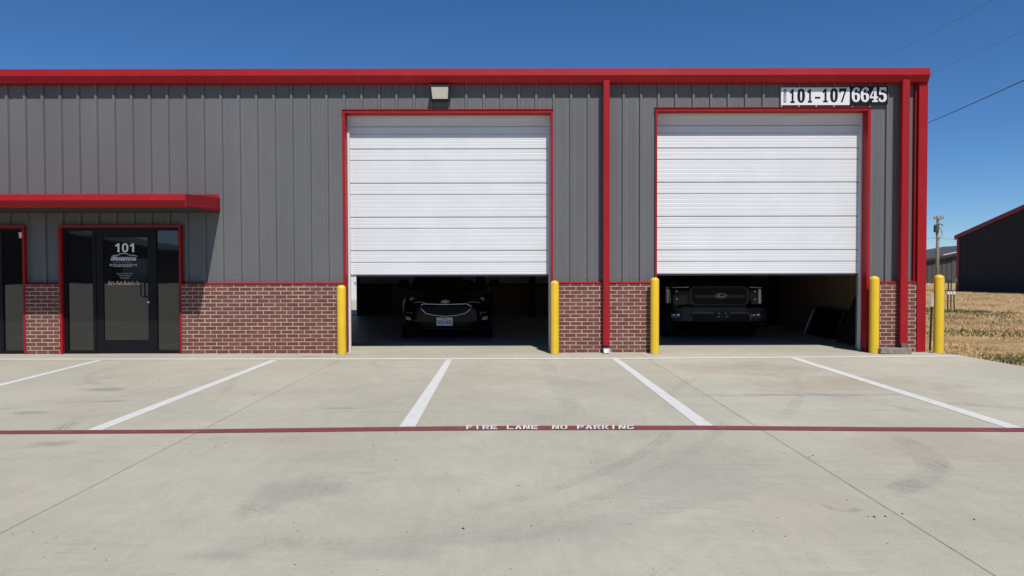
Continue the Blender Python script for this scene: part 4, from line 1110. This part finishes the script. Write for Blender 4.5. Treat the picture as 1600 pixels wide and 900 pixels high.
    for s_ in (-1, 1):
        cxp = {-1: 1057, 1: 1181.5}[s_]
        p = Q(cxp, 492.5, .0)
        hb = MB().box(p[0] - .12, p[0] + .10, -.03, .03, p[1] - .05, p[1] + .045).build('fog_housing', M_PLAS, root)
        MB().tube([(p[0] - .11, -.04, p[1] + .035), (p[0] - .10, -.04, p[1] - .035), (p[0] + .09, -.04, p[1] - .038)], .008, 6).build('fog_trim', M_STEEL, hb)
        MB().box(p[0] - .0, p[0] + .06, -.038, -.03, p[1] - .01, p[1] + .03).box(p[0] - .085, p[0] - .03, -.038, -.03, p[1] - .01, p[1] + .02).build('fog_lamp', M_CAV, hb)
    a, b = Q(1116, 498.4, yb), Q(1141, 485.8, yb)
    pb_ = MB().box(a[0], b[0], yb - .03, yb - .006, a[1], b[1]).build('plate_bracket', M_BLKM, root, bevel=.008)
    mb = MB()
    for u, v in ((.3, .72), (.7, .72), (.25, .3), (.75, .3)):
        mb.lathe([(0, -.004), (.009, -.004), (.012, 0)], 10, 'y', (a[0] + (b[0] - a[0]) * u, yb - .031, a[1] + (b[1] - a[1]) * v))
    mb.build('bracket_bolt', M_STEEL, pb_)
    MB().box(-.8, .8, .02, .3, .22, z0).build('air_dam', M_FLAP, root, bevel=.02)
    MB().box(-.55, .55, .3, 5.5, .3, .5).build('chassis', M_BLKM, root)
truck()

# ================================================================== loose things in the bay
fr = empty('framed_panel', (0, 0, 0)); tag(fr, 'small dark framed panel with bright metal edge leaning in the right bay', 'panel')
A0 = Vector((6.66, 3.5, .0)); A1 = Vector((6.70, 2.2, .0)); UPV = Vector((.22, 0, .60))
def barq(mb, a, b, r=.02): mb.tube([a, b], r, 8)
mb = MB(); barq(mb, A0 + UPV, A1 + UPV); barq(mb, A1, A1 + UPV); barq(mb, A0, A1); mb.build('frame', M_RED2, fr)
MB().add([A0 + Vector((.02, 0, 0)), A1 + Vector((.02, 0, 0)), A1 + UPV + Vector((.02, 0, 0)), A0 + UPV + Vector((.02, 0, 0)), A0 + Vector((.04, 0, 0)), A1 + Vector((.04, 0, 0)), A1 + UPV + Vector((.04, 0, 0)), A0 + UPV + Vector((.04, 0, 0))], [(0, 1, 2, 3), (7, 6, 5, 4), (0, 4, 5, 1), (3, 2, 6, 7), (0, 3, 7, 4), (1, 5, 6, 2)]).build('board', M_BLK, fr)
MB().tube([A0 + Vector((-.04, .02, .0)), A0 + UPV * .5 + Vector((-.04, .02, 0)), A0 + UPV * .92 + Vector((-.02, .02, 0))], [.008, .016, .014], 8).build('metal_edge', M_STEEL, fr)
lb = MB().add([(6.45, 1.0, .0), (6.50, 1.7, 0), (6.93, 1.75, 1.0), (6.93, 1.1, 1.0), (6.49, 1.0, 0), (6.54, 1.7, 0), (6.97, 1.75, 1.0), (6.97, 1.1, 1.0)], [(0, 1, 2, 3), (7, 6, 5, 4), (0, 4, 5, 1), (3, 2, 6, 7), (0, 3, 7, 4), (1, 5, 6, 2)]).build('leaning_board', M_BLKM)
tag(lb, 'plain black board leaning just inside the right jamb of the right bay', 'board')
# glazed rear exit door standing in its opening
rd = empty('rear_door', parent=B)
frame_bars(MB(), DX0, DX1, .0, DZ, .03, BY - .02, BY + .06, .03).build('frame', M_WTRIM, rd)
# doorway opening light: open leaf swung outward
MB().box(DX0 + .03, DX0 + .07, BY + .06, BY + .95, .02, DZ - .03).build('leaf', M_WTRIM, rd)

# ================================================================== BEHIND AND BESIDE
yard = MB().box(-20, 7.0, BY + .16, 24.6, -.1, -.004).build('rear_yard', M_CONCF); tag(yard, kind='structure')
def ribbed_wall(x0, x1, z0, z1, pitch, depth, zt=None):
    """sheet facing -Y at y=0 with vertical ribs; zt(x) optional top"""
    V = []; Fc = []; xs = []
    x = x0
    while x < x1 - 1e-6:
        xs += [(x, 0), (x + pitch * .08, -depth), (x + pitch * .22, -depth), (x + pitch * .3, 0)]; x += pitch
    xs = [q for q in xs if q[0] < x1] + [(x1, 0)]
    for x, y in xs: V += [(x, y, z0), (x, y, zt(x) if zt else z1)]
    for i in range(len(xs) - 1): Fc.append((2 * i, 2 * i + 2, 2 * i + 3, 2 * i + 1))
    return MB().add(V, Fc)
rb_ = empty('storage_building', (-14, 24.6, 0)); tag(rb_, 'white metal building seen only through the open rear doorway of the left bay', 'building')
ribbed_wall(0, 16, -.1, 4.0, .305, .03).build('wall', M_WHITE, rb_)
MB().box(0, 16, .04, 12, -.1, 3.98).build('wall_core', M_FARG, rb_)
MB().prism([(-.2, 4.0), (6, 4.4), (12.2, 4.0), (12.2, 3.98), (-.2, 3.98)], 'x', -.1, 16.1).build('roof', M_ROOF, rb_)
p = at(554.5, 443, 24.5)
text('wall_number', '7', 'sans', M_SIGNB, rb_, p.x + 14 - .06, p.x + 14 + .05, p.z - .06, p.z + .06, -.035, .003)

# near dark building on the right: gable wall facing us obliquely (turned from the sun)
D1 = 60.0
far = at(1495.5, 457.5, D1 - 12.3); eave = at(1495.5, 368, D1 - 12.3)
nb_ = empty('dark_warehouse', (far.x, far.y, far.z)); tag(nb_, 'dark shaded metal warehouse with red rake trim at the right edge', 'building')
H = eave.z - far.z
LEN = 22.0; slope = .232
zt_ = lambda t: H + slope * min(t, LEN - t)
# gable wall runs toward the camera (-Y): t = distance from the far corner
V = []; Fc = []; t = 0; prs = []
while t < LEN: prs += [(t, 0), (t + .03, -.04), (t + .08, -.04), (t + .11, 0)]; t += .305
prs = [q for q in prs if q[0] < LEN] + [(LEN, 0)]
for t, d in prs: V += [(d, -t, -.1), (d, -t, zt_(t))]
for i in range(len(prs) - 1): Fc.append((2 * i, 2 * i + 2, 2 * i + 3, 2 * i + 1))
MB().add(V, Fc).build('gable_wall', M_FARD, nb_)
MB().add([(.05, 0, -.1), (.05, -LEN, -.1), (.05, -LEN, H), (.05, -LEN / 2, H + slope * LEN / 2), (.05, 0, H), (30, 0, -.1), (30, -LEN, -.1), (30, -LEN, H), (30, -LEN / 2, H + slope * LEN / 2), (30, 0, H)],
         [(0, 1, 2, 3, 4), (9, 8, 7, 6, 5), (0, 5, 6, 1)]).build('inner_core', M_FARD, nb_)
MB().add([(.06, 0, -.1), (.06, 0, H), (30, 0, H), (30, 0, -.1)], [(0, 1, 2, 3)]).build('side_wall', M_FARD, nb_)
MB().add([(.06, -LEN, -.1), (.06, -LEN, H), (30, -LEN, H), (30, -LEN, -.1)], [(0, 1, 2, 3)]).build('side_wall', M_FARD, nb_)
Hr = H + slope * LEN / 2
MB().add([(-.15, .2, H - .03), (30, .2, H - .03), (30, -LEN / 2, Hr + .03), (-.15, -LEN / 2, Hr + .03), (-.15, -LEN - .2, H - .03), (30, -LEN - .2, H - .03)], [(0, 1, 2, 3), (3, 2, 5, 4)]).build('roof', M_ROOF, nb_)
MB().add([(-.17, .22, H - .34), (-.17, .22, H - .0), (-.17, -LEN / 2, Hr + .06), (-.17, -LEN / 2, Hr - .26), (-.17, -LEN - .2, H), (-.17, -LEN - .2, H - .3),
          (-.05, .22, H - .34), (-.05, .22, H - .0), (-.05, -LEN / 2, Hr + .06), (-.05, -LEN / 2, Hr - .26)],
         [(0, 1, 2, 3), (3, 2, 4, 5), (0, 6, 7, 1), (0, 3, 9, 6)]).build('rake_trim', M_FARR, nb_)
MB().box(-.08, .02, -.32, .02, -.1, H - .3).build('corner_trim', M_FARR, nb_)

# grey gable-ended building further left
Y2 = 95.0
a = at(1436, 458, Y2); b = at(1500, 457, Y2)
g2 = empty('grey_warehouse', (a.x, Y2, a.z)); tag(g2, 'sunlit grey metal warehouse beyond the field behind the utility pole', 'building')
Wd = 16.0
h0 = at(1441, 406, Y2).z - a.z; h1 = at(1495, 396.5, Y2).z - a.z
sl2 = (h1 - h0) / (at(1495, 400, Y2).x - at(1441, 400, Y2).x); xo = at(1441, 400, Y2).x - a.x
tp = lambda x: h0 + sl2 * (x - xo)
ribbed_wall(.4, Wd, -.3, 0, .75, .10, zt=tp).build('gable_wall', M_FARG, g2)
MB().prism([(.0, -.3), (Wd, -.3), (Wd, tp(Wd)), (0, tp(0))], 'y', .12, 20).build('inner_core', M_FARG, g2)
MB().prism([(-.5, tp(-.5)), (Wd, tp(Wd)), (Wd, tp(Wd) - .25), (-.5, tp(-.5) - .35)], 'y', -.5, -.1).build('rake_trim', M_BLKM, g2)
MB().box(-.4, .5, -.2, -.12, -.3, tp(0) - .3).build('corner_trim', M_BLKM, g2)
# dark roofed shed behind it
Y3 = 125.0
a3 = at(1420, 457, Y3)
g3 = empty('dark_roofed_shed', (a3.x, Y3, a3.z)); tag(g3, 'far shed of which only the dark sloping roof shows above the grey warehouse', 'building')
z1_ = at(1441, 395.6, Y3).z - a3.z; z2_ = at(1495, 391, Y3).z - a3.z; xw = at(1495, 391, Y3).x - at(1441, 391, Y3).x
MB().prism([(-6, -.3), (14, -.3), (14, z1_ + (z2_ - z1_) / xw * 12 - .4), (-6, z1_ - .9)], 'y', 0, 15).build('wall', M_FARG, g3)
MB().prism([(-7, z1_ - 1.0), (15, z1_ + (z2_ - z1_) / xw * 13 - .5), (15, z1_ + (z2_ - z1_) / xw * 13), (-7, z1_ - .6)], 'y', -.5, 15.5).build('roof', M_ROOF, g3)
ws_ = at(1474, 398.3, 94.0); we_ = at(1496, 393.6, 94.0)
MB().tube([(ws_.x - a.x, -1.0, ws_.z - a.z), (we_.x - a.x, -1.0, we_.z - a.z)], .05, 6).build('ridge_flashing', M_SIGNW, g2)

# utility pole
YP = 62.0
pb = at(1464, 459, YP); ptp = at(1464, 337, YP)
up = empty('utility_pole', (pb.x, YP, pb.z - .2)); tag(up, 'weathered wooden utility pole with crossarm and transformer behind the rightmost bollard', 'utility pole')
Hp = ptp.z - pb.z + .2
k = YP + 12.3
m_px = k / F
MB().tube([(0, 0, 0), (0, 0, Hp * .5), (0, 0, Hp)], [.20, .165, .125], 14).build('pole', M_POLE, up, smooth=True)
arm_z = Hp - 4.5 * m_px
MB().box(-7.8 * m_px, 7.8 * m_px, -.2, -.1, arm_z - .07, arm_z + .07).build('crossarm', M_POLE, up)
mb = MB(); mb.tube([(-4.6 * m_px, -.15, arm_z), (0, -.15, arm_z - 5 * m_px)], .03, 5).tube([(4.6 * m_px, -.15, arm_z), (0, -.15, arm_z - 5 * m_px)], .03, 5); mb.build('arm_brace', M_STEEL, up)
for xx in (-6.6, -3.6, 3.0, 6.6):
    MB().lathe([(.0, .0), (.05, .02), (.03, .06), (.06, .09), (.03, .13), (.02, .24), (0, .25)], 8, 'z', (xx * m_px, -.15, arm_z + .06)).build('insulator', M_FARG, up)
MB().lathe([(0, 0), (.22, 0), (.24, .05), (.24, .72), (.2, .78), (.06, .80), (.06, .9), (0, .9)], 18, 'z', (-3.3 * m_px, -.1, Hp - 26 * m_px)).build('transformer', M_FARG, up, smooth=False)
mb = MB()
for s_, x_ in ((-1, -5.5), (1, 4.2)):
    mb.tube([(0, -.2, Hp - 18 * m_px), (x_ * m_px * .8, -.3, Hp - 23 * m_px), (x_ * m_px, -.3, Hp - 30 * m_px), (x_ * m_px * .6, -.3, Hp - 35 * m_px), (0, -.2, Hp - 36 * m_px)], .028, 6)
mb.build('drop_loop', M_WIRE, up)
MB().box(-.05, .05, -.2, -.1, Hp - 16 * m_px, Hp - 12 * m_px).tube([(0, -.2, Hp - 13 * m_px), (4.4 * m_px, -.3, Hp - 14 * m_px), (4.6 * m_px, -.3, Hp - 17 * m_px)], .05, 6).build('cutout_fuse', M_FARG, up)
# wires
def wire(pa, ya, pb_, yb, r, sag, lab):
    A, B_ = at(*pa, ya), at(*pb_, yb)
    pts = []
    for i in range(25):
        t = i / 24; q = A.lerp(B_, t); q.z -= sag * 4 * t * (1 - t); pts.append(tuple(q))
    o = MB().tube(pts, r, 5).build('power_line', M_WIRE); tag(o, lab, 'power line', 'overhead power lines')
wire((1320, 240), 62, (1660, 98), 8, .017, .25, 'bold dark cable running from the building corner up to the right edge')
wire((1440, 119), 70, (1700, -4), 20, .009, .2, 'faint upper cable leaving the gutter end toward the upper right')
wire((1330, 113), 70, (1620, -38), 20, .008, .2, 'faintest cable crossing the sky above the signboards')
wire((1400, 372.0), YP, (1470, 370.8), YP, .012, .1, 'thin level cable reaching the utility pole from the left')
wire((1458, 371.2), YP + .3, (1560, 374.6), YP + 6, .012, .15, 'thin level cable running from the utility pole to the dark warehouse')

# fence stakes
g = gnd(1453, 548)
tp_ = empty('fence_post', (WX(1452.5, .75), .75, -.05)); tag(tp_, 'dark green metal stake with white top leaning beside the building corner', 'post')
b0 = at(1453, 545.5, .75); b1 = at(1455.6, 479, .75); b2 = at(1457, 458.3, .75)
def R_(v): return Vector(v) - Vector(tp_.location)
c0, c1, c2 = R_(b0), R_(b1), R_(b2)
def tpost(mb, a, b, w_=.018):
    d = Vector((w_, 0, 0)); e = Vector((0, w_, 0)); q = .3
    for u, v in ((d, e * q), (d * q, e)):
        P = [a - u - v, a + u - v, a + u + v, a - u + v, b - u - v, b + u - v, b + u + v, b - u + v]
        mb.add(P, [(0, 3, 2, 1), (4, 5, 6, 7), (0, 1, 5, 4), (1, 2, 6, 5), (2, 3, 7, 6), (3, 0, 4, 7)])
    return mb
tpost(MB(), c0 - Vector((0, 0, .1)), c1).build('shaft', M_GREEN, tp_); tpost(MB(), c1 + Vector((0, 0, .001)), c2, .026).build('white_tip', M_SIGNW, tp_)
for (pa, qa, pb2, qb, dep, lab) in ((1480.2, 489, 1482.3, 437.5, 17, 'leftmost of three thin dark stakes in the grass right of the tall bollard'), (1485.5, 485, 1486.4, 437, 18, 'middle of three thin dark stakes in the grass right of the tall bollard'), (1491.2, 488, 1490.4, 456, 17.5, 'shortest, rightmost of three thin dark stakes in the grass right of the tall bollard')):
    a_ = at(pa, qa, dep - 0); a_.z = Z_FIELD(0, dep); 
    yy = dep; dd = (CAM.z - a_.z) * F / (qa - 425) - 12.3; yy = dd
    A, B_ = at(pa, qa, yy), at(pb2, qb, yy)
    e = empty('field_stake', tuple(A)); tag(e, lab, 'stake', 'thin dark stakes in the grass')
    v = B_ - A
    MB().tube([(0, 0, -.1), tuple(v)], .022, 6).build('shaft', M_BLKM, e)
    zc = at(pa, 457.2, yy).z - A.z; xc = v.x * zc / v.z
    MB().box(xc - .04, xc + .04, -.03, .03, zc - .07, zc + .05).build('clip', M_SIGNW, e)
# small white topped marker and post by the warehouses
for px_, q0, q1, yy, m_, nm, lab, cat in ((1450, 458, 444.5, 70, M_BLKM, 'survey_marker', 'thin marker with a white tip in front of the grey warehouse', 'marker'), (1494, 458, 435, 46, M_POLE, 'timber_post', 'short brown post at the left corner of the dark warehouse', 'post')):
    A, B_ = at(px_ if nm == 'timber_post' else 1448, q0, yy), at(px_, q1, yy)
    e = empty(nm, tuple(A)); tag(e, lab, cat)
    MB().tube([(0, 0, 0), tuple(B_ - A)], .05 if nm == 'timber_post' else .03, 6).build('shaft', m_, e)
    if nm != 'timber_post': v = B_ - A; MB().lathe([(0, -.1), (.08, -.05), (.08, .1), (0, .15)], 8, 'z', tuple(v)).build('tip', M_SIGNW, e)
# pale kerb line in the field
A, B_ = at(1441, 457.6, 52), at(1480, 457.6, 52)
o = MB().box(A.x, B_.x + .6, 52, 52.2, A.z - .12, A.z + .06).build('field_kerb', M_CONCF); tag(o, kind='structure')

# ================================================================== GRASS
def blades(name, n, sampler, hmin, hmax, wd, m, lab=None):
    P = sampler(n); n = len(P)
    h = RNG.uniform(hmin, hmax, n) * P[:, 3]; a = RNG.uniform(0, 2 * np.pi, n); w2 = wd * RNG.uniform(.6, 1.4, n) * P[:, 3] ** .5
    lean = RNG.uniform(.3, 1.3, n) * h; la = RNG.uniform(0, 2 * np.pi, n)
    dx, dy = np.cos(a) * w2, np.sin(a) * w2
    z0 = P[:, 2] - .01
    v0 = np.stack([P[:, 0] - dx, P[:, 1] - dy, z0], 1); v1 = np.stack([P[:, 0] + dx, P[:, 1] + dy, z0], 1)
    v2 = np.stack([P[:, 0] + np.cos(la) * lean, P[:, 1] + np.sin(la) * lean, z0 + h], 1)
    V = np.stack([v0, v1, v2], 1).reshape(-1, 3)
    me = bpy.data.meshes.new(name); me.vertices.add(3 * n); me.vertices.foreach_set('co', V.astype(np.float32).ravel())
    me.loops.add(3 * n); me.loops.foreach_set('vertex_index', np.arange(3 * n, dtype=np.int32)); me.polygons.add(n)
    me.polygons.foreach_set('loop_start', np.arange(0, 3 * n, 3, dtype=np.int32)); me.update(calc_edges=True); me.validate()
    me.materials.append(m); o = bpy.data.objects.new(name, me); COL.objects.link(o); return o
def clump_noise(x, y, s, k):
    r = np.random.default_rng(k); v = 0
    for i in range(6):
        a = r.uniform(0, 6.28); f = s * r.uniform(.6, 2.0); v = v + np.sin(x * math.cos(a) * f + y * math.sin(a) * f + r.uniform(0, 6))
    return v / 6
def samp(n):
    d = 10.2 * (72 / 10.2) ** RNG.uniform(0, 1, n)         # log spaced depth
    u = RNG.uniform(.47, 1.02, n); x = u * d; y = d - 12.3
    keep = ~((x < 7.625) & (y < -.4)) & ~((x < 7.3) & (y < 11)) & (x > 7.3) & (x > 7.3)
    keep &= ~((y < -.2) & (y > -.62) & (x < 7.3 + (-.2 - y) * .7))
    c = clump_noise(x, y, 2.2, 3) + .5 * clump_noise(x, y, 7, 5)
    keep &= RNG.uniform(-.6, .5, n) < c + .25
    x, y, d, c = x[keep], y[keep], d[keep], c[keep]
    z = np.where(y < 70, -.045 - .0058 * np.maximum(0, y + 1), -.457)
    sc = np.clip((d / 14) ** .55, .8, 2.4) * (1 + .4 * c)
    return np.stack([x, y, z, sc], 1)
o = blades('dry_grass', 210000, samp, .02, .06, .006, M_BLADE); tag(o, 'straw coloured dry grass with green patches covering the field', 'grass', kind='stuff')
def samp_w(n):
    # low broad weeds in patches
    out = []
    for (px_, py, r_, cnt) in ((1445, 482, .6, 900), (1520, 491, 2.2, 700), (1495, 487, 1.0, 500), (1560, 503, 2.5, 300), (1470, 498, .8, 400), (1585, 572, .5, 500), (1600, 566, .6, 350), (1530, 525, 1.2, 500)):
        g_ = gnd(px_, py, -.12)
        a = RNG.uniform(0, 6.28, cnt); q = r_ * np.sqrt(RNG.uniform(0, 1, cnt))
        x = g_.x + np.cos(a) * q * 1.2; y = g_.y + np.sin(a) * q * .8
        out.append(np.stack([x, y, -.045 - .0058 * np.maximum(0, y + 1), np.full(cnt, 1.0 if r_ < 1 else 1.6)], 1))
    P = np.concatenate(out); return P[(P[:, 0] > 7.7)]
o = blades('green_weeds', 0, lambda n: samp_w(n), .03, .09, .011, M_WEED); tag(o, 'low green weeds in patches among the dry grass', 'weeds', kind='stuff')

def grit():
    mb = MB()
    for k in range(420):
        d = 1.2 + 10.5 * random.random() ** 1.1; x = random.uniform(-.78, .74) * d; y = -12.3 + d
        if y > -.15 or x > 7.3: continue
        r_ = random.uniform(.002, .0055) * (1.4 if random.random() < .08 else 1)
        v = []
        for j in range(5): a = 1.256 * j + random.uniform(-.3, .3); v.append((x + r_ * math.cos(a) * random.uniform(.7, 1.4), y + r_ * math.sin(a) * random.uniform(.7, 1.4), 0.0))
        v.append((x, y, r_ * random.uniform(.5, 1.1))); mb.add(v, [(j, (j + 1) % 5, 5) for j in range(5)])
    o = mb.build('grit', M_RUST); tag(o, 'dark grit and crumbs scattered over the concrete', 'grit', kind='stuff')
    mb = MB()
    for px_, py in ((810, 759), (1225, 709), (1356, 808), (1366, 808), (1383, 807), (1410, 803), (1522, 812), (724, 826), (583, 696), (754, 688), (398, 617), (249, 595), (225, 596), (1130, 717), (1270, 712), (1264, 715)):
        g_ = gnd(px_, py); a0 = random.uniform(0, 3); rr = random.uniform(.004, .009)
        v = [(g_.x + rr * math.cos(a0 + j * 1.05) * random.uniform(.5, 1.3), g_.y + rr * math.sin(a0 + j * 1.05) * random.uniform(.5, 1.3), .001) for j in range(6)] + [(g_.x, g_.y, .008)]
        mb.add(v, [(j, (j + 1) % 6, 6) for j in range(6)])
    o = mb.build('rubber_crumbs', M_RUB); tag(o, 'black rubber crumbs lying on the concrete of the lot', 'crumbs', kind='stuff')
grit()
# ================================================================== opposite side (seen only mirrored in the glass)
ob = empty('opposite_building', (-112, -84, -.05)); tag(ob, 'dark gabled metal building across the lot, mirrored in the entrance glass', 'building')
MB().prism([(0, 0), (64, 0), (64, 4.5), (46, 7.6), (28, 4.5), (0, 4.5)], 'y', -20, 0).build('wall', M_FARD, ob)
MB().prism([(-.4, 4.5), (28, 4.5), (46, 7.6), (64.4, 4.5), (64.4, 4.75), (46, 7.9), (28, 4.75), (-.4, 4.75)], 'y', -20.4, .4).build('roof', M_ROOF, ob)
for x in (32, 39, 46, 54, 59):
    MB().box(x, x + 3.6, .001, .05, .1, 3.4).build('overhead_door', M_WTRIM if x in (46, 59) else M_FARG, ob)
fr2 = empty('opposite_shed', (-44, -110, -.05)); tag(fr2, 'low dark shed across the lot to the right, mirrored in the glass', 'building')
MB().box(0, 60, -15, 0, 0, 3.4).build('wall', M_FARD, fr2); MB().prism([(.3, 3.4), (-7.5, 4.4), (-15.3, 3.4)], 'x', -.3, 60.3).build('roof', M_ROOF, fr2)
